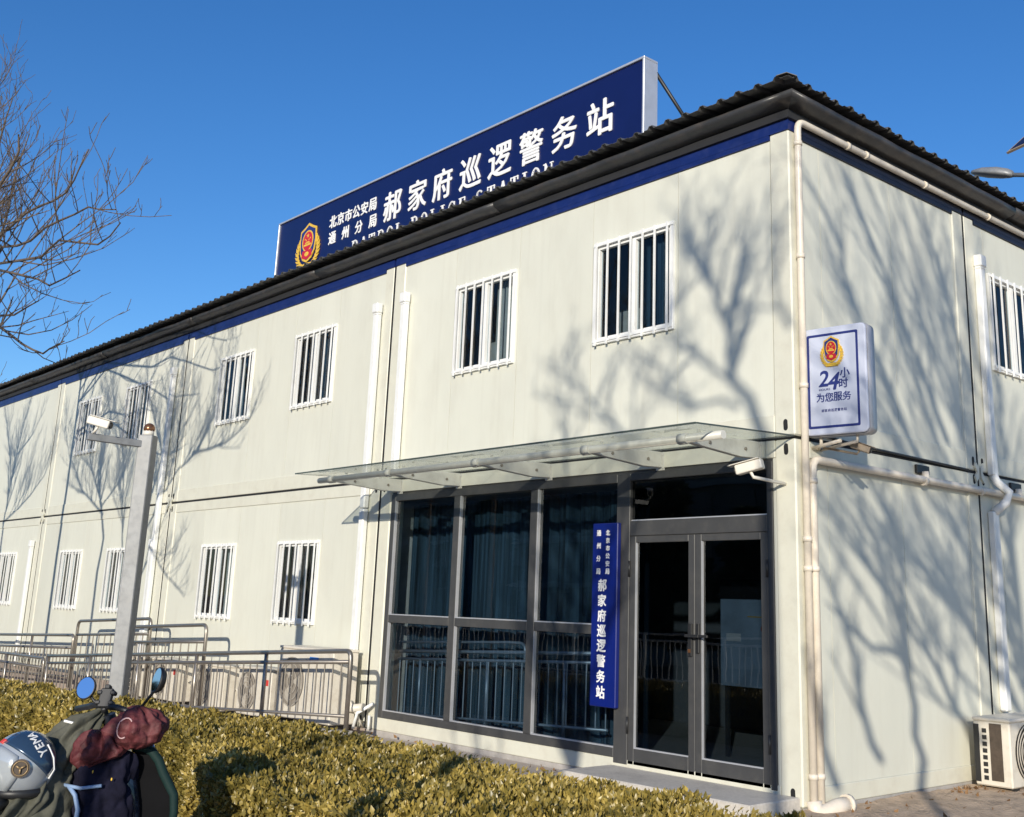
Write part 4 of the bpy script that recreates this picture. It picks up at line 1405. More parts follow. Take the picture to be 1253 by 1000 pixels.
HOLLOWS = ((0.70, -4.40, 0.10, -3.60, 0.07, 0.12), (-0.75, -4.25, -1.30, -3.45, 0.06, 0.09), (-4.6, -4.1, -4.2, -3.4, 0.14, 0.10))  # dips that imitate dark shadow streaks across the hedge
def hollow(x, y):
    """dips carved to darken the hedge top like shadow streaks: depth at each point"""
    d = np.zeros(len(x))
    for x0, y0, x1, y1, w_, dep in HOLLOWS:
        vx, vy = x1-x0, y1-y0
        t_ = np.clip(((x-x0)*vx+(y-y0)*vy)/(vx*vx+vy*vy), 0, 1)
        q = np.hypot(x-x0-t_*vx, y-y0-t_*vy)
        d = np.maximum(d, dep*np.exp(-(q/w_)**2))
    return d

def hedge_leaves(x0, x1, dens, length):
    P, N = [], []
    L_ = x1-x0
    # top
    nt = int(L_*1.35*dens)
    x = rng.uniform(x0, x1, nt)
    fr = np.array([hedge_front(a) for a in x])
    y = fr+(HB-fr)*rng.random(nt)
    hh = np.array([hedge_h(a) for a in x])
    bumps = (value_noise(np.stack([x, y], 1), 0.11, 1)-0.55)*0.12+(value_noise(np.stack([x, y], 1), 0.7, 2)-0.5)*0.05
    edge = np.minimum(np.minimum(y-fr, HB-y), 0.12)/0.12
    z = hh+bumps-0.03-rng.exponential(0.042, nt)-(1-edge)**2*0.05-hollow(x, y)
    P.append(np.stack([x, y, z], 1))
    N.append(np.stack([np.zeros(nt), np.zeros(nt), np.ones(nt)], 1))
    # both long faces
    for side in (0, 1):
        nf = int(L_*0.65*dens*(1.0 if side == 0 else 0.35))
        x = rng.uniform(x0, x1, nf)
        hh = np.array([hedge_h(a) for a in x])
        gz = np.array([slope(a) for a in x])
        z = gz+(hh-gz-0.02)*rng.random(nf)
        fr = np.array([hedge_front(a) for a in x]) if side == 0 else np.full(nf, HB)
        bumps = (value_noise(np.stack([x, z], 1), 0.11, 5)-0.55)*0.12+(value_noise(np.stack([x, z], 1), 0.6, 6)-0.5)*0.08
        sg = -1 if side == 0 else 1
        y = fr+sg*(bumps-0.03-rng.exponential(0.03, nf))
        P.append(np.stack([x, y, z], 1))
        N.append(np.stack([np.zeros(nf), np.full(nf, sg*1.0), np.full(nf, 0.35)], 1))
    return leaves(np.concatenate(P), np.concatenate(N), length, 'foliage', HG)
hedge_leaves(-3.5, 5.2, 12500, 0.033)
hedge_leaves(-11.0, -3.5, 6000, 0.043)
hedge_leaves(-30.0, -11.0, 1300, 0.085)

# ------------------------------------------------------------------ bare trees
def tree(name, label, base, limbs, seed, r_base=0.07, dens=5.0, maxlev=3, spread=0.16, group='bare street trees', len_f=0.42, upw=0.55, min_r=0.0035, curl=1.0):
    rr = random.Random(seed)
    t = thing(name, label, 'tree', base, group)
    trunk, crown = MB(), MB()
    def limb(pts, ra, rb, lev, mb):
        n = 7 if lev == 0 else (5 if lev == 1 else 3)
        k = len(pts)
        mb.tube(pts, [ra+(rb-ra)*i/(k-1) for i in range(k)], n, cap=False)
    def grow(pts, ra, rb, lev):
        """children along a limb, curving upwards"""
        if lev > maxlev:
            return
        segs = [(Vector(a), Vector(b)) for a, b in zip(pts[:-1], pts[1:])]
        total = sum((b-a).length for a, b in segs)
        nchild = max(1, int(total*dens*(1.0 if lev == 1 else 1.5)))
        for c in range(nchild):
            u = 0.12+0.88*(c+rr.random())/nchild
            d, acc = u*total, 0.0
            for a, b in segs:
                l_ = (b-a).length
                if acc+l_ >= d or (a, b) == segs[-1]:
                    f = min(1, (d-acc)/max(l_, 1e-6))
                    p = a+(b-a)*f
                    tan = (b-a).normalized()
                    break
                acc += l_
            r0 = (ra+(rb-ra)*u)*0.62
            if r0 < min_r*0.6:
                r0 = min_r*0.6
            q = Vector((rr.gauss(0, 1), rr.gauss(0, 1), rr.gauss(0, 0.6)))
            q = (q-tan*q.dot(tan)).normalized()
            dirn = (tan*0.75+q*(0.35+0.4*curl)+Vector((0, 0, upw*0.6))).normalized()
            ln = total*len_f*rr.uniform(0.5, 1.15)*(1.1-0.6*u)
            ln = max(ln, 0.18)
            steps = 4 if lev < 3 else 3
            pp = [p]
            for s in range(steps):
                dirn = (dirn+Vector((rr.gauss(0, 0.13)*curl, rr.gauss(0, 0.13)*curl, rr.gauss(0, 0.1)*curl+upw*0.16*curl))).normalized()
                pp.append(pp[-1]+dirn*ln/steps)
            limb(pp, r0, max(min_r*0.5, r0*0.3), lev, crown)
            grow(pp, r0, max(min_r*0.5, r0*0.3), lev+1)
    for i, (pts, ra, rb) in enumerate(limbs):
        pts = [Vector(p) for p in pts]
        fine = []
        for a, b in zip(pts[:-1], pts[1:]):
            for f in (0.0, 0.5):
                q = a.lerp(b, f)
                if f:
                    q += Vector((rr.gauss(0, 0.02), rr.gauss(0, 0.02), rr.gauss(0, 0.02)))
                fine.append(q)
        fine.append(pts[-1])
        limb(fine, ra, rb, 0 if i == 0 else 1, trunk if i == 0 else crown)
        start = 0 if i else max(1, len(fine)//3)
        grow(fine[start:], ra, rb, 1 if i else 1)
    trunk.build('trunk', M['bark'], t)
    crown.build('crown', M['bark'], t)
    return t

def deep(lst, base_idx_y, rr, amp, axis=1):
    """limbs measured from their shadows get depth along the sun's direction"""
    out = []
    for i, l in enumerate(lst):
        k = rr.uniform(-amp, amp) if i else 0.0
        n = len(l)
        out.append([tuple(Vector(p)+Vector((0.938, -1.211, 0.434))*k*j/(n-1)) for j, p in enumerate(l)])
    return out
TA = [[(-10.5, -3.3, 2.72), (-10.53, -3.3, 3.5), (-10.37, -3.3, 4.3), (-10.13, -3.3, 4.86), (-10.07, -3.3, 5.35), (-10.13, -3.3, 6.07), (-10.19, -3.3, 6.64)], [(-10.55, -3.3, 3.57), (-9.87, -3.3, 4.26), (-9.42, -3.3, 4.59), (-8.79, -3.3, 4.84), (-8.41, -3.3, 5.28), (-8.22, -3.3, 5.69), (-8.23, -3.3, 6.22)], [(-8.97, -3.3, 4.83), (-7.85, -3.3, 4.89), (-7.18, -3.3, 5.13), (-6.99, -3.3, 5.43)], [(-10.12, -3.3, 4.83), (-10.55, -3.3, 5.42), (-11.12, -3.3, 6.19), (-11.33, -3.3, 6.66)], [(-9.77, -3.3, 4.27), (-9.66, -3.3, 4.79), (-9.56, -3.3, 5.59), (-9.65, -3.3, 6.42)], [(-10.53, -3.3, 2.82), (-10.05, -3.3, 3.34), (-9.37, -3.3, 2.9), (-8.69, -3.3, 2.61)]]
TB = [[(-12.38, -3.3, 2.98), (-12.28, -3.3, 3.57), (-12.56, -3.3, 4.16), (-13.03, -3.3, 4.59), (-13.65, -3.3, 5.4), (-14.02, -3.3, 6.07)], [(-11.2, -3.3, 2.98), (-11.42, -3.3, 3.55), (-11.8, -3.3, 4.98), (-12.29, -3.3, 5.67), (-12.84, -3.3, 6.41), (-13.11, -3.3, 6.83)], [(-12.55, -3.3, 4.13), (-11.88, -3.3, 4.53), (-11.36, -3.3, 5.21), (-11.33, -3.3, 5.92)], [(-12.42, -3.3, 3.98), (-13.65, -3.3, 4.48), (-14.56, -3.3, 5.16), (-15.06, -3.3, 5.85)]]
TC = [[(-18.07, -3.3, 3.15), (-18.15, -3.3, 3.87), (-18.08, -3.3, 4.92), (-17.97, -3.3, 5.52), (-17.73, -3.3, 6.22), (-17.45, -3.3, 6.8)], [(-18.21, -3.3, 4.01), (-16.62, -3.3, 4.55), (-15.92, -3.3, 4.91), (-15.61, -3.3, 5.57)], [(-18.07, -3.3, 4.89), (-18.68, -3.3, 5.83), (-19.37, -3.3, 6.65)], [(-17.95, -3.3, 5.48), (-17.04, -3.3, 5.87), (-16.47, -3.3, 6.33)]]
SIDE = [[(5.63, -5.58, 2.69), (5.63, -5.64, 3.09), (5.63, -5.7, 3.56), (5.63, -5.72, 3.97), (5.63, -5.71, 4.53), (5.63, -5.81, 5.09)], [(5.63, -4.6, 2.9), (5.63, -4.98, 3.33), (5.63, -5.29, 3.71), (5.63, -5.69, 4.0), (5.63, -6.11, 4.38), (5.63, -6.52, 4.76), (5.63, -6.86, 4.99), (5.63, -7.14, 5.22)], [(5.63, -3.89, 3.35), (5.63, -4.29, 3.75), (5.63, -4.84, 4.16), (5.63, -5.26, 4.43), (5.63, -5.68, 4.69), (5.63, -5.94, 4.94), (5.63, -6.22, 5.27), (5.63, -6.4, 5.68)], [(5.63, -6.8, 2.74), (5.63, -7.01, 3.13), (5.63, -7.11, 3.49), (5.63, -7.21, 3.83)], [(5.63, -6.18, 2.93), (5.63, -6.37, 3.2), (5.63, -6.48, 3.56), (5.63, -6.57, 3.88), (5.63, -6.69, 4.13), (5.63, -6.84, 4.33), (5.63, -7.02, 4.5)], [(5.63, -5.71, 3.71), (5.63, -6.24, 3.81), (5.63, -6.61, 4.01), (5.63, -6.9, 4.18)], [(5.63, -5.27, 5.36), (5.63, -5.69, 5.88), (5.63, -5.93, 6.27), (5.63, -6.22, 6.63), (5.63, -6.42, 6.93), (5.63, -6.49, 7.22), (5.63, -6.7, 7.53), (5.63, -6.97, 7.78)], [(5.63, -4.8, 5.72), (5.63, -5.22, 6.38), (5.63, -5.52, 6.81), (5.63, -5.77, 7.19), (5.63, -6.08, 7.61), (5.63, -6.33, 8.02)], [(5.63, -4.26, 6.28), (5.63, -4.52, 6.83), (5.63, -4.72, 7.39), (5.63, -4.91, 7.72), (5.63, -5.1, 8.15)], [(5.63, -3.63, 4.06), (5.63, -4.06, 4.6), (5.63, -4.3, 5.3), (5.63, -4.47, 5.93)]]
FRONT = [[(10.01, -13.32, 7.63), (9.92, -13.32, 7.83), (9.68, -13.32, 8.18), (9.63, -13.32, 8.46), (9.6, -13.32, 8.81), (9.46, -13.32, 9.07), (9.4, -13.32, 9.39), (9.43, -13.32, 9.88)], [(9.68, -13.32, 8.18), (9.34, -13.32, 8.41), (9.04, -13.32, 8.69), (8.9, -13.32, 8.96)], [(9.62, -13.32, 8.81), (9.75, -13.32, 8.97), (9.8, -13.32, 9.19), (9.95, -13.32, 9.46), (10.09, -13.32, 9.86)], [(9.75, -13.32, 7.95), (9.27, -13.32, 8.02), (8.91, -13.32, 8.19), (8.53, -13.32, 8.42)], [(10.3, -13.32, 8.57), (10.16, -13.32, 8.82), (10.1, -13.32, 9.13), (10.09, -13.32, 9.63)], [(8.65, -13.32, 7.71), (8.32, -13.32, 7.86), (7.93, -13.32, 8.2), (7.56, -13.32, 8.45), (7.48, -13.32, 8.86)], [(9.19, -13.32, 8.45), (8.95, -13.32, 8.25), (8.69, -13.32, 8.52), (8.42, -13.32, 8.72)], [(9.46, -13.32, 9.07), (9.24, -13.32, 9.37), (9.14, -13.32, 9.79), (9.09, -13.32, 10.13)], [(8.9, -13.32, 8.83), (9.09, -13.32, 9.16), (9.12, -13.32, 9.55)]]
rr = random.Random(5)
def with_radii(lst, base, r_trunk, r_limb):
    out = [([base]+lst[0], r_trunk, r_limb*0.35)]
    for l in lst[1:]:
        out.append((l, r_limb, r_limb*0.3))
    return out
GT = 'bare street trees'
def shift(lst, k):
    return [[(x+0.938*k, y-1.211*k, z+0.434*k) for x, y, z in l] for l in lst]
TV = [[(-13.95, -2.6, 6.95), (-12.31, -2.6, 6.68), (-10.94, -2.6, 6.68), (-9.8, -2.6, 6.59), (-8.7, -2.6, 6.27)], [(-14.1, -2.6, 7.17), (-12.7, -2.6, 7.22), (-11.36, -2.6, 7.06), (-10.48, -2.6, 7.14), (-9.98, -2.6, 7.45)], [(-13.84, -2.6, 6.63), (-11.56, -2.6, 6.24), (-10.79, -2.6, 6.31), (-9.1, -2.6, 5.85), (-8.33, -2.6, 5.95)], [(-13.78, -2.6, 6.5), (-12.01, -2.6, 6.0), (-10.77, -2.6, 5.59), (-9.48, -2.6, 5.52)], [(-13.28, -2.6, 5.48), (-11.85, -2.6, 4.96), (-10.76, -2.6, 4.64), (-9.89, -2.6, 4.67)], [(-13.35, -2.6, 5.64), (-12.33, -2.6, 5.44), (-11.07, -2.6, 5.4)], [(-14.19, -2.6, 7.35), (-14.16, -2.6, 8.29), (-13.84, -2.6, 9.11)], [(-15.11, -2.6, 9.24), (-14.74, -2.6, 9.91)]]
root = {0: (-15.1, -2.6, 6.2), 1: (-15.1, -2.6, 6.5), 2: (-15.05, -2.6, 6.0), 3: (-15.05, -2.6, 6.0), 4: (-15.0, -2.6, 5.2), 5: (-15.0, -2.6, 5.3), 6: (-15.1, -2.6, 6.4), 7: (-15.3, -2.6, 8.4)}
TV = [[(-15.1, -2.6, 3.0), (-15.05, -2.6, 5.5), (-15.15, -2.6, 7.0), (-15.35, -2.6, 8.8), (-15.5, -2.6, 10.2)]]+[[root[i]]+l for i, l in enumerate(TV)]
tree('bare_tree', 'bare brown tree whose thin upper branches reach into the sky at the left edge', (-15.1, -2.6, -0.3), with_radii(deep(TV, 1, rr, 0.15), (-15.1, -2.6, -0.3), 0.06, 0.028), 31, dens=1.9, maxlev=3, len_f=0.32, upw=0.95, min_r=0.0085, group=GT)
K = 1.0
tree('bare_tree', 'bare tree beside the footway nearest to the grey camera pole', (-9.5, -4.5, -0.1), with_radii(deep(shift(TA, K), 1, rr, 0.25), (-9.5, -4.5, -0.1), 0.05, 0.026), 21, dens=6.5, len_f=0.46, upw=0.75, min_r=0.0048, group=GT)
tree('bare_tree', 'slender bare tree in the footway row with two trunks', (-11.4, -4.5, -0.2), with_radii(deep(shift(TB, K), 1, rr, 0.25), (-11.4, -4.5, -0.2), 0.045, 0.024), 22, dens=6.8, len_f=0.48, upw=0.75, min_r=0.0048, group=GT)
tree('bare_tree', 'slender bare tree farthest along the footway row', (-17.0, -4.5, -0.3), with_radii(deep(shift(TC, K), 1, rr, 0.25), (-17.0, -4.5, -0.3), 0.05, 0.026), 23, dens=6.5, len_f=0.46, upw=0.75, min_r=0.0048, group=GT)
tree('bare_tree', 'large many limbed bare tree on the footway right of the entrance', (5.7, -5.5, 0), with_radii(deep(SIDE, 0, rr, 0.5), (5.68, -5.55, 0.0), 0.055, 0.042), 24, dens=4.6, maxlev=3, len_f=0.40, curl=0.2, upw=0.45, min_r=0.007, group=GT)
FR = shift(FRONT, -3.3)
tree('bare_tree', 'tall bare tree on the footway behind the many limbed one', (7.05, -9.3, 0), with_radii(deep(FR, 0, rr, 0.5), (7.05, -9.33, 0.0), 0.06, 0.026), 25, dens=6.5, maxlev=3, len_f=0.5, upw=0.6, min_r=0.0062, group=GT)
# a second tree behind, whose limbs fan out towards the building
t8 = 7.2
def wallpt(y, z, d=0.0):
    return (0.938*(t8+d), y-1.211*(t8+d), z+0.434*(t8+d))
FAN = [[wallpt(3.75, 0.2), wallpt(3.72, 1.2), wallpt(3.65, 2.2), wallpt(3.6, 3.4), wallpt(3.45, 4.6), wallpt(3.3, 5.6)]]
for (y1, z1, bend_, z0_, d) in ((0.15, 3.55, 0.25, 0.9, 0.3), (0.55, 4.7, 0.22, 1.2, -0.3), (0.9, 5.5, 0.2, 1.0, 0.5), (1.5, 5.5, 0.18, 1.6, -0.5), (2.05, 5.6, 0.15, 1.9, 0.2), (2.6, 5.6, 0.12, 2.4, -0.2), (1.2, 3.2, 0.2, 0.5, 0.4), (0.3, 2.2, 0.3, 0.2, -0.4), (0.35, 4.2, 0.2, 1.5, 0.1), (0.7, 3.9, 0.24, 0.9, -0.1), (1.15, 5.6, 0.12, 2.0, 0.3), (1.8, 5.65, 0.2, 1.1, -0.3), (2.3, 5.3, 0.2, 0.8, 0.25), (2.9, 5.65, 0.1, 1.4, 0.4), (1.6, 4.3, 0.26, 0.5, 0.0), (0.9, 2.5, 0.2, 0.3, 0.2)):
    pts = []
    for k in range(7):
        u = k/6
        yy = 3.7+(y1-3.7)*u
        zz = z0_+(z1-z0_)*u - bend_*math.sin(math.pi*u)*1.2
        pts.append(wallpt(yy+0.05*math.sin(5*u+z1), zz, d*u))
    FAN.append(pts)
tree('bare_tree', 'bare tree with long slanting limbs beside the footway at the far right', (6.75, -5.0, 0), with_radii(FAN, (6.75, -4.97, 0.0), 0.06, 0.034), 27, dens=3.0, maxlev=2, len_f=0.34, curl=0.15, upw=0.5, min_r=0.008, group=GT)

YT = [[(4.45, -9.04, 1.6), (4.42, -9.06, 2.6), (4.5, -9.0, 3.6), (4.44, -9.02, 4.8), (4.3, -9.1, 5.8), (4.2, -9.0, 6.6)],
      [(4.43, -9.05, 3.4), (4.1, -9.3, 4.3), (3.85, -9.4, 5.2), (3.75, -9.35, 6.2)],
      [(4.47, -9.02, 3.7), (4.8, -8.8, 4.6), (5.0, -8.7, 5.5), (5.05, -8.75, 6.4)]]
tree('bare_tree', 'young bare tree on the footway nearest to the kerb edge', (4.45, -9.04, 0), with_radii(YT, (4.45, -9.04, 0.0), 0.085, 0.03), 41, dens=4.5, maxlev=3, len_f=0.4, upw=0.6, min_r=0.006, group=GT)
YS = [[(3.02, -9.04, 1.2), (3.0, -9.06, 2.2), (3.05, -9.02, 3.0), (3.0, -9.05, 3.8)], [(3.03, -9.04, 2.3), (3.25, -8.9, 3.0), (3.3, -8.9, 3.7)], [(3.02, -9.04, 2.5), (2.8, -9.2, 3.1), (2.7, -9.2, 3.8)]]
tree('bare_tree', 'small bare sapling on the footway, lowest of the row', (3.02, -9.04, 0), with_radii(YS, (3.02, -9.04, 0.0), 0.06, 0.02), 42, dens=4.0, maxlev=2, len_f=0.4, upw=0.6, min_r=0.005, group=GT)

# ------------------------------------------------------------------ street lamp behind the building
SLx, SLy = -0.75, 8.0
SL = thing('street_lamp', 'grey solar street lamp showing above the roof at the right edge', 'street lamp', (SLx, SLy, 0))
MB().tube([(-0.55, SLy, 0), (-0.55, SLy, 8.6)], [0.09, 0.05], 12).build('lamp_post', M['poleg'], SL)
MB().tube([(-0.55, SLy, 7.72), (-1.2, SLy, 7.80), (-1.80, SLy, 7.965)], 0.035, 8).build('lamp_arm', M['poleg'], SL)
mb = MB()
hd = Vector((-0.55, 0, 0.165)).normalized()
rings = []
for t, w_, h_ in ((0, 0.05, 0.04), (0.08, 0.085, 0.06), (0.22, 0.12, 0.07), (0.45, 0.13, 0.06), (0.62, 0.09, 0.035), (0.68, 0.03, 0.015)):
    c = Vector((-1.72, SLy, 7.945))+hd*t
    rings.append([c+Vector((0, 1.3*w_*math.cos(2*math.pi*k/12), 1.7*h_*math.sin(2*math.pi*k/12)*(1.0 if math.sin(2*math.pi*k/12) > 0 else 0.45))) for k in range(12)])
loft(mb, rings)
mb.build('lamp_head', M['poleg'], SL)
p0, e1, e2 = Vector((-1.79, SLy, 8.31)), Vector((0.52, 0.12, 0.40)), Vector((0.85, -0.10, 0.10))
nn = e1.cross(e2).normalized()
def panel(m, u0, u1, v0, v1, d0, d1, name):
    q = [p0+e1*u*1.3+e2*v*1.2+nn*d for d in (d0, d1) for u, v in ((u0, v0), (u1, v0), (u1, v1), (u0, v1))]
    MB().add(q, [(3, 2, 1, 0), (4, 5, 6, 7), (0, 1, 5, 4), (1, 2, 6, 5), (2, 3, 7, 6), (3, 0, 4, 7)]).build(name, m, SL)
panel(M['camtan'], 0, 1, 0, 1, -0.02, 0.02, 'panel_frame')
panel(M['solar'], 0.04, 0.96, 0.04, 0.96, -0.026, 0.026, 'solar_panel')
MB().tube([(-0.55, SLy, 8.5), p0+e1*0.65+e2*0.6], 0.03, 8).build('panel_arm', M['poleg'], SL)

# ------------------------------------------------------------------ scooter with its winter covers
SO = Vector((0.11, -5.40, 0.0))
SA = Vector((0.669, 0.743, 0))
SBk = Vector((-0.743, 0.669, 0))
def sw(a, b, z):
    return SO+SA*a+SBk*b+Vector((0, 0, z))
SCO = thing('scooter', 'dark electric scooter parked at the hedge, wrapped in winter covers with two round mirrors', 'scooter', (0.11, -5.6, 0))
def at_bike(x, y, z):
    """x to the rider's right, y forwards (towards the hedge)"""
    return Vector((0.11+x, -5.40+y, z))
for nm, yy in (('front_wheel', 0.28), ('rear_wheel', -0.95)):
    w = MB()
    c = at_bike(0, yy, 0.215)
    ring = [c+Vector((0, 0.17*math.cos(2*math.pi*k/28), 0.17*math.sin(2*math.pi*k/28))) for k in range(29)]
    w.tube(ring, 0.045, 10, cap=False)
    wo = w.build(nm, M['black'], SCO)
    w = MB().tube([c-Vector((0.03, 0, 0)), c+Vector((0.03, 0, 0))], 0.05, 14)
    for k in range(5):
        t = 2*math.pi*k/5
        w.tube([c, c+Vector((0, 0.15*math.cos(t), 0.15*math.sin(t)))], 0.014, 6)
    under(w.build('wheel_rim', M['chrome'], SCO), wo).matrix_parent_inverse = Matrix()
mb = MB().tube([at_bike(0, 0.28, 0.215), at_bike(0, 0.16, 0.5), at_bike(0, 0.02, 0.95)], 0.03, 10)
mb.build('steering_column', M['black'], SCO)
mb = MB()
loft(mb, [[at_bike(0.17*math.cos(t)*k, 0.14+0.07*math.sin(t)+dy, z) for t in [2*math.pi*q/16 for q in range(16)]] for k, dy, z in ((0.6, 0.02, 0.32), (1.0, 0.0, 0.42), (1.05, -0.03, 0.58), (0.95, -0.06, 0.72), (0.7, -0.09, 0.82))])
mb.build('front_shield', M['bodyblue'], SCO)
mb = MB()
loft(mb, [[at_bike(0.15*math.cos(t)*k, y+0.0*math.sin(t), 0.45+0.14*math.sin(t)*k) for t in [2*math.pi*q/16 for q in range(16)]] for k, y in ((0.6, -0.32), (1.0, -0.45), (1.05, -0.8), (0.9, -1.1), (0.3, -1.25))])
mb.build('rear_body', M['bodyblue'], SCO)
MB().obox(at_bike(0, -0.15, 0.27), Vector((1, 0, 0)), Vector((0, 1, 0)), Vector((0, 0, 1)), 0.15, 0.25, 0.03).build('footboard', M['black'], SCO, 0.02)
mb = MB()
loft(mb, [[at_bike(0.13*math.cos(t)*k, y, 0.62+0.05*math.sin(t)*k) for t in [2*math.pi*q/14 for q in range(14)]] for k, y in ((0.5, -0.36), (1.0, -0.45), (1.05, -0.75), (0.9, -1.05), (0.5, -1.13))])
mb.build('seat', M['black'], SCO)
hl_, hr_ = sw(-0.19, 0.16, 0.955), sw(0.24, -0.14, 0.965)
MB().tube([hl_, sw(-0.06, 0.04, 0.985), sw(0.07, -0.04, 0.985), sw(0.14, -0.09, 0.975)], 0.014, 8).build('handlebar', M['black'], SCO)
# phone holder and mirrors
mb = MB()
pcn = sw(-0.001, 0.0, 1.02)
vdir = (CAM-pcn).normalized()
vd = Vector((-SBk.x, -SBk.y, 0.35)).normalized()
va = SA
vu = va.cross(vd)*-1 if (va.cross(vd)).z < 0 else va.cross(vd)
mb.obox(pcn, va, vd, vu, 0.028, 0.012, 0.042)
for sx_ in (-1, 1):
    for sz_ in (-1, 1):
        mb.obox(pcn+va*sx_*0.03+vu*sz_*0.022, va, vd, vu, 0.012, 0.016, 0.009)
mb.obox(pcn+vu*0.048, va, vd, vu, 0.012, 0.016, 0.010)
mb.tube([pcn-vu*0.04, sw(0.0, 0.0, 0.96)], 0.014, 8)
mb.build('phone_holder', M['black'], SCO, 0.004)
def mirror(c, n_, r, stem, wide=1.0):
    n_ = Vector(n_).normalized()
    a_ = n_.cross(Vector((0, 0, 1))).normalized()
    b_ = a_.cross(n_)
    P = lambda rr_, d: [c+a_*rr_*wide*math.cos(2*math.pi*k/24)+b_*rr_*1.15*math.sin(2*math.pi*k/24)+n_*d for k in range(24)]
    h = MB()
    loft(h, [P(r*0.35, -0.035), P(r*0.85, -0.025), P(r*1.06, -0.006), P(r*1.06, 0.004), P(r*0.98, 0.005)])
    ho = h.build('mirror_housing', M['black'], SCO)
    g_ = MB()
    g_.add(P(r*0.97, 0.0062), [tuple(range(24))])
    under(g_.build('mirror_glass', M['mirror'], SCO), ho)
    MB().tube([c-n_*0.02, *stem], 0.0065, 8).build('mirror_stem', M['black'], SCO)
mirror(sw(-0.116, 0.05, 1.057), Vector((0.52, -0.62, 0.22)), 0.042, [sw(-0.08, 0.05, 1.01), sw(-0.02, 0.04, 0.955)])
mirror(sw(0.240, -0.05, 1.108), Vector((0.02, -1.0, 0.20)), 0.046, [sw(0.22, -0.04, 1.05), sw(0.17, -0.04, 0.98)], 0.85)

def drape(rows, seed, fold=0.012, n=96, crease=0.016, freq=9.0):
    """cloth as stacked rings: rows of (z, left, right, depth centre, half depth); folds run down the cloth"""
    r_ = random.Random(seed)
    ph = [r_.uniform(0, 6.28) for _ in range(6)]
    fine = []
    for (z0, l0, q0, c0, h0), (z1, l1, q1, c1, h1) in zip(rows[:-1], rows[1:]):
        for k in range(9):
            t = k/9
            fine.append(tuple(u+(v-u)*t for u, v in zip((z0, l0, q0, c0, h0), (z1, l1, q1, c1, h1))))
    fine.append(rows[-1])
    rings = []
    for i, (z, l, q, c, h) in enumerate(fine):
        ring = []
        for k in range(n):
            t = 2*math.pi*k/n
            ca, sa = math.cos(t), math.sin(t)
            f = fold*(math.sin(5*t+ph[0]+z*9)+0.7*math.sin(9*t+ph[1]-z*14)+0.6*math.sin(3*t+ph[2]+z*31)+0.45*math.sin(14*t+ph[3]+z*23))
            f *= min(1.0, (q-l)/0.12)
            p = Vector(((l+q)/2+(q-l)/2*ca, c+h*sa, z*0.8))
            w_ = mnoise.noise_vector(p*5.0+Vector((seed, 0, 0)))*0.06
            e_ = abs(mnoise.noise((p+w_)*freq+Vector((0, seed, 0))))
            e2_ = abs(mnoise.noise((p+w_)*freq*2.3+Vector((seed, 0, 3))))
            f += min(1.0, (q-l)/0.12)*(crease*(min(e_*3.2, 1.0)-0.6)+crease*0.4*(min(e2_*3.0, 1.0)-0.6))
            ring.append(sw((l+q)/2+((q-l)/2+f)*ca, c+(h+f)*sa, z+0.35*f))
        rings.append(ring)
    mb = MB()
    loft(mb, rings)
    return mb
KC = thing('coat_cover', 'olive khaki coat draped over the scooter handlebar and seat', 'coat', (0, -5.5, 0.6))
drape([(0.978, -0.025, 0.004, 0.02, 0.012), (0.955, -0.065, 0.002, 0.02, 0.03), (0.92, -0.155, -0.006, 0.0, 0.06), (0.86, -0.215, -0.025, -0.02, 0.085), (0.77, -0.245, -0.045, -0.04, 0.10), (0.70, -0.262, -0.06, -0.06, 0.12), (0.62, -0.315, -0.065, -0.09, 0.14), (0.54, -0.405, -0.05, -0.12, 0.17), (0.44, -0.46, -0.03, -0.15, 0.20), (0.30, -0.48, -0.02, -0.16, 0.20)], 3, 0.011).build('coat_body', M['khaki'], KC)
drape([(0.80, -0.22, -0.16, -0.16, 0.04), (0.72, -0.27, -0.12, -0.20, 0.06), (0.62, -0.34, -0.13, -0.24, 0.07), (0.52, -0.42, -0.20, -0.27, 0.07), (0.42, -0.47, -0.26, -0.29, 0.06)], 9, 0.012).build('coat_sleeve', M['khaki'], KC)
MB().tube([sw(-0.150, -0.065, 0.925), sw(-0.11, -0.055, 0.915), sw(-0.085, -0.06, 0.900)], 0.006, 6).build('reflective_strip', M['letter'], KC)
MT = thing('handlebar_mitt', 'shiny maroon padded mitt over the right handlebar grip', 'handlebar mitt', (0.25, -5.3, 0.85))
drape([(0.998, 0.155, 0.20, -0.08, 0.02), (0.972, 0.11, 0.262, -0.08, 0.06), (0.93, 0.075, 0.31, -0.09, 0.085), (0.89, 0.06, 0.318, -0.10, 0.09), (0.855, 0.085, 0.30, -0.10, 0.075), (0.825, 0.13, 0.23, -0.10, 0.04)], 4, 0.010).build('mitt_outer', M['maroon'], MT)
drape([(0.895, 0.00, 0.07, -0.10, 0.02), (0.87, -0.025, 0.125, -0.11, 0.055), (0.825, -0.05, 0.165, -0.12, 0.065), (0.79, -0.058, 0.14, -0.12, 0.06), (0.76, -0.062, 0.05, -0.12, 0.04), (0.735, -0.035, 0.0, -0.12, 0.015)], 5, 0.011).build('mitt_inner', M['maroon'], MT)
rg = [sw(0.165+0.030*math.cos(2*math.pi*k/18)+0.008*math.sin(2*math.pi*k/18), -0.185+0.004*math.sin(2*math.pi*k/9), 0.915+0.042*math.sin(2*math.pi*k/18)) for k in range(16)]
MB().tube(rg, 0.0035, 6).build('printed_loop', M['pinkprint'], MT)
QL = thing('leg_quilt', 'dark navy padded leg quilt hanging below the maroon mitt', 'quilt', (0.2, -5.4, 0.6))
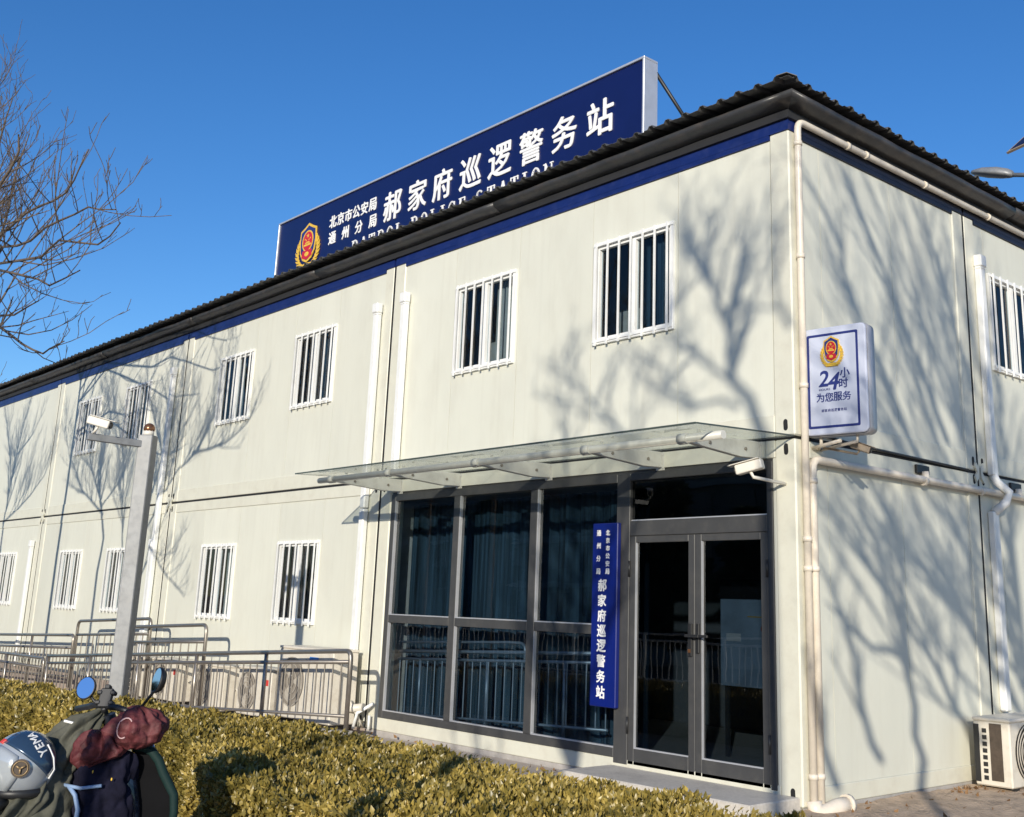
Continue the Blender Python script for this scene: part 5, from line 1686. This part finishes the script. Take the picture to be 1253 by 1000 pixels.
drape([(0.815, 0.03, 0.14, -0.06, 0.03), (0.79, -0.03, 0.168, -0.06, 0.05), (0.74, -0.075, 0.178, -0.06, 0.07), (0.66, -0.085, 0.186, -0.06, 0.085), (0.58, -0.07, 0.19, -0.06, 0.09), (0.48, -0.06, 0.20, -0.06, 0.09), (0.34, -0.05, 0.20, -0.06, 0.09)], 6, 0.010).build('quilt_body', M['quilt'], QL)
MB().tube([sw(-0.088, -0.14, 0.672), sw(0.0, -0.165, 0.664), sw(0.085, -0.155, 0.675)], 0.008, 6).build('pale_trim', M['lblue'], QL)
MB().tube([sw(-0.06, -0.145, 0.668), sw(-0.02, -0.165, 0.635), sw(0.0, -0.17, 0.58), sw(0.0, -0.175, 0.50)], 0.010, 6).build('pale_trim', M['lblue'], QL)
mb = MB()
for a_, z_ in ((0.035, 0.728), (0.06, 0.565), (0.12, 0.70)):
    mb.sphere(sw(a_, -0.142, z_), 0.004, 0.004, 0.007, 8, 6)
mb.build('printed_flower', M['gold'], QL)
WG = thing('leg_guard', 'black scooter leg guard with dark green padded rim beside the hedge', 'leg guard', (0.35, -5.2, 0.6))
rim = [(0.155, 0.808), (0.20, 0.818), (0.24, 0.803), (0.275, 0.765), (0.30, 0.715), (0.332, 0.665), (0.358, 0.625), (0.366, 0.56), (0.362, 0.46)]
MB().tube([sw(a_, -0.02, z_) for a_, z_ in rim], [0.014, 0.018, 0.020, 0.020, 0.020, 0.020, 0.019, 0.018, 0.017], 10).build('padded_rim', M['green'], WG)
MB().prism(rim[:-1]+[(0.33, 0.40), (0.16, 0.40)], lambda a_, b_, d: sw(a_, d, b_), 0.0, 0.025).build('guard_sheet', M['blackcloth'], WG)
MB().tube([sw(0.215, 0.03, 0.84), sw(0.23, 0.03, 0.80), sw(0.228, 0.03, 0.77)], 0.010, 8).build('guard_strap', M['chrome'], WG)

# helmet on the scooter seat
hc = sw(-0.240, -0.22, 0.758)
HM = thing('helmet', 'silver and navy motorcycle helmet with YEMA lettering resting on the coat', 'helmet', (hc.x, hc.y, hc.z-0.15))
hn = (CAM-hc).normalized()
ha = Vector((0, 0, 1)).cross(hn).normalized()
hu = hn.cross(ha)
HR = 0.138
def hs(a_, b_, d=0.0):
    """a point of the shell seen from the rider's side: a right, b up (metres on the sphere)"""
    r_ = math.hypot(a_, b_)
    th = r_/HR
    k = math.sin(th)/r_ if r_ > 1e-6 else 1/HR
    v = ha*(a_*k)+hu*(b_*k)+hn*math.cos(th)
    return hc+v*(HR+d)
MB().sphere(hc, HR, HR, HR, 36, 24).build('shell', M['helmet'], HM)
def patch(poly, d, name, m, th=0.003):
    """polygon laid on the shell, subdivided so that it follows the curve"""
    cx = sum(p[0] for p in poly)/len(poly)
    cy = sum(p[1] for p in poly)/len(poly)
    edge = []
    for (x0, y0), (x1, y1) in zip(poly, poly[1:]+poly[:1]):
        for k in range(5):
            edge.append((x0+(x1-x0)*k/5, y0+(y1-y0)*k/5))
    n = len(edge)
    rings = [[hs(cx+(x-cx)*s, cy+(y-cy)*s, d) for x, y in edge] for s in (1.0, 0.8, 0.6, 0.4, 0.2, 0.03)]
    mb = MB()
    loft(mb, [[hs(x, y, -0.001) for x, y in edge]]+rings, cap=False)
    mb.add(rings[-1], [tuple(range(n))], True)
    return mb.build(name, m, HM)
patch([(-0.10, 0.11), (-0.02, 0.20), (0.10, 0.17), (0.17, 0.08), (0.18, -0.01), (0.125, -0.06), (0.055, 0.0), (-0.005, 0.045)], 0.004, 'navy_panel', M['helmetblue'])
patch([(-0.21, 0.08), (-0.115, 0.10), (-0.02, 0.035), (-0.015, -0.05), (-0.06, -0.13), (-0.17, -0.13), (-0.22, -0.03)], 0.006, 'visor', M['visor'])
mb = MB()
mb.tube([hs(0.125, -0.065, 0.006), hs(0.15, -0.025, 0.006), hs(0.135, 0.03, 0.006), hs(0.10, 0.09, 0.006)], 0.004, 6)
mb.build('white_stripe', M['letter'], HM)
MB().prism([(0.034*math.cos(2*math.pi*k/24)-0.005, 0.034*math.sin(2*math.pi*k/24)-0.012) for k in range(24)], lambda a_, b_, d: hs(a_, b_, d), 0.0, 0.014).build('visor_pivot', M['brownlabel'], HM)
MB().tube([hs(0.026*math.cos(2*math.pi*k/24)-0.005, 0.026*math.sin(2*math.pi*k/24)-0.012, 0.015) for k in range(25)], 0.002, 6, cap=False).build('pivot_ring', M['bronze'], HM)
mb = MB()
for k in range(3):
    t = 2*math.pi*k/3+0.5
    mb.tube([hs(-0.005, -0.012, 0.0155), hs(-0.005+0.018*math.cos(t), -0.012+0.018*math.sin(t), 0.0155)], 0.004, 6)
mb.build('pivot_emblem', M['bronze'], HM)
td = R(122)
tx, ty = (math.cos(td), math.sin(td)), (-math.sin(td), math.cos(td))
def tplace(a_, b_, d):
    cx, cy = 0.052, 0.092
    return hs(cx+tx[0]*a_+ty[0]*b_, cy+tx[1]*a_+ty[1]*b_, 0.0052+d)
for ch, x in zip('YEMA', (-0.048, -0.016, 0.018, 0.052)):
    text_mesh(ch, 'letter', M['letter'], tplace, 0.05, HM, 0.02, 0.0006, x, 0.0, font_h=0.040, sx=0.9)
patch([(-0.125, 0.118), (-0.105, 0.135), (-0.085, 0.120), (-0.105, 0.105)], 0.007, 'orange_mark', M['label_red'])
mb = MB()
mb.tube([hc+Vector((0, 0, -0.10))+ha*0.10*math.cos(2*math.pi*k/20)+Vector((hn.x, hn.y, 0)).normalized()*0.10*math.sin(2*math.pi*k/20) for k in range(21)], 0.02, 8, cap=False)
mb.build('neck_trim', M['black'], HM)

# two more of the parked row, left of the covered one
for dx, lab in ((-1.5, 'dark scooter without covers next in the parked row beyond the helmet'), (-2.35, 'dark scooter without covers at the far end of the parked row')):
    t = SCO.copy()
    COL.objects.link(t)
    t.location.x += dx
    t.location.y += 0.12
    t['label'] = lab
    t['group'] = SCO['group'] = 'scooters parked along the hedge'
    for c in list(SCO.children):
        k = c.copy()
        COL.objects.link(k)
        k.parent = t
        for g_ in c.children:
            q = g_.copy()
            COL.objects.link(q)
            q.parent = k

# ------------------------------------------------------------------ across the street: what the glass reflects
def guardrail():
    t = thing('guardrail', 'white painted street guardrail with upright bars along the kerb', 'railing', (-8, -8.75, 0))
    x0, x1 = -26, 4
    for z in (0.98, 0.86, 0.16):
        MB().tube([(x0, -8.75, z), (x1, -8.75, z)], 0.024, 6).build('rail', M['white'], t)
    mb = MB()
    x = x0
    while x < x1:
        mb.tube([(x, -8.75, 0.16), (x, -8.75, 0.86)], 0.012, 5, cap=False)
        x += 0.15
    o = mb.build('bars', M['white'], t)
    o['kind'] = 'stuff'
    for k in range(16):
        MB().tube([(x0+2*k, -8.75, 0.0), (x0+2*k, -8.75, 1.0)], 0.03, 6).build('post', M['white'], t)
guardrail()
def opposite(x0, x1, y, h, label, floors, wm):
    t = thing('apartment_building', label, 'building', ((x0+x1)/2, y, 0))
    MB().box(x0, x1, y-10, y, -0.5, h).build('wall', wm, t)
    fh = h/floors
    for f in range(floors):
        MB().box(x0, x1, y, y+0.35, f*fh+fh*0.86, f*fh+fh*0.98).build('balcony_band', M['wall_opp2'], t)
        mb = MB()
        x = x0+1.2
        while x < x1-1.5:
            mb.box(x, x+1.6, y, y+0.06, f*fh+fh*0.28, f*fh+fh*0.76)
            x += 3.0
        mb.build('window', M['solar'], t)
opposite(-75, -32, -42, 11.5, 'long grey apartment block across the street to the west', 4, M['wall_opp'])
opposite(-24, 22, -46, 12.0, 'long grey apartment block straight across the street', 4, M['wall_opp'])
def conifer(x, y, h, first=[None]):
    if first[0] is None:
        t = thing('conifer', 'dark bushy evergreen across the street', 'tree', (0, 0, 0), 'evergreens across the street')
        MB().tube([(0, 0, 0), (0, 0, 4.6)], [0.12, 0.03], 8).build('trunk', M['bark'], t)
        n = 6500
        z = 0.5+5.2*rng.random(n)**1.15
        r_ = (1.9*(1-(z-0.5)/5.5)+0.15)*np.sqrt(rng.random(n))*(0.8+0.35*np.sin(z*5))
        th = rng.random(n)*6.283
        p = np.stack([r_*np.cos(th), r_*np.sin(th), z], 1)
        d = np.stack([np.cos(th), np.sin(th), np.full(n, 0.2)], 1)
        o = leaves(p, d, 0.34, 'crown', t, m='conifer')
        del o['kind']
        first[0] = t
    else:
        t = first[0].copy()
        COL.objects.link(t)
        for c in first[0].children:
            k = c.copy()
            COL.objects.link(k)
            k.parent = t
    t.location = (x, y, -0.02)
    t.scale = (1, 1, h/5.7)
    return t
random.seed(3)
for k in range(13):
    x = -44+k*2.9+random.uniform(-0.5, 0.5)
    if -31 < x < -25:
        continue
    conifer(x, -21-random.uniform(0, 3), random.uniform(4.6, 6.0))

# fallen leaves on the ground by the right hand wall and on the step
P, N = [], []
for k in range(320):
    if k < 70:
        P.append((0.12+abs(random.gauss(0, 0.12)), random.uniform(1.9, 2.4), 0.015))
    elif k < 260:
        P.append((random.uniform(0.05, 2.2), random.uniform(-1.2, 3.2), 0.014))
    else:
        P.append((random.uniform(-6.2, -2.2), random.uniform(-0.9, -0.05), 0.012))
    N.append((random.gauss(0, 1), random.gauss(0, 1), 0.3))
N = np.array(N)
N /= np.linalg.norm(N, axis=1, keepdims=True)
lit = thing('leaf_litter', 'dry fallen leaves scattered on the ground by the walls', 'leaves', (0, 0, 0))
leaves(np.array(P), N, 0.05, 'dry_leaves', lit, 0.1, m='dryleaf')
lit['kind'] = 'stuff'
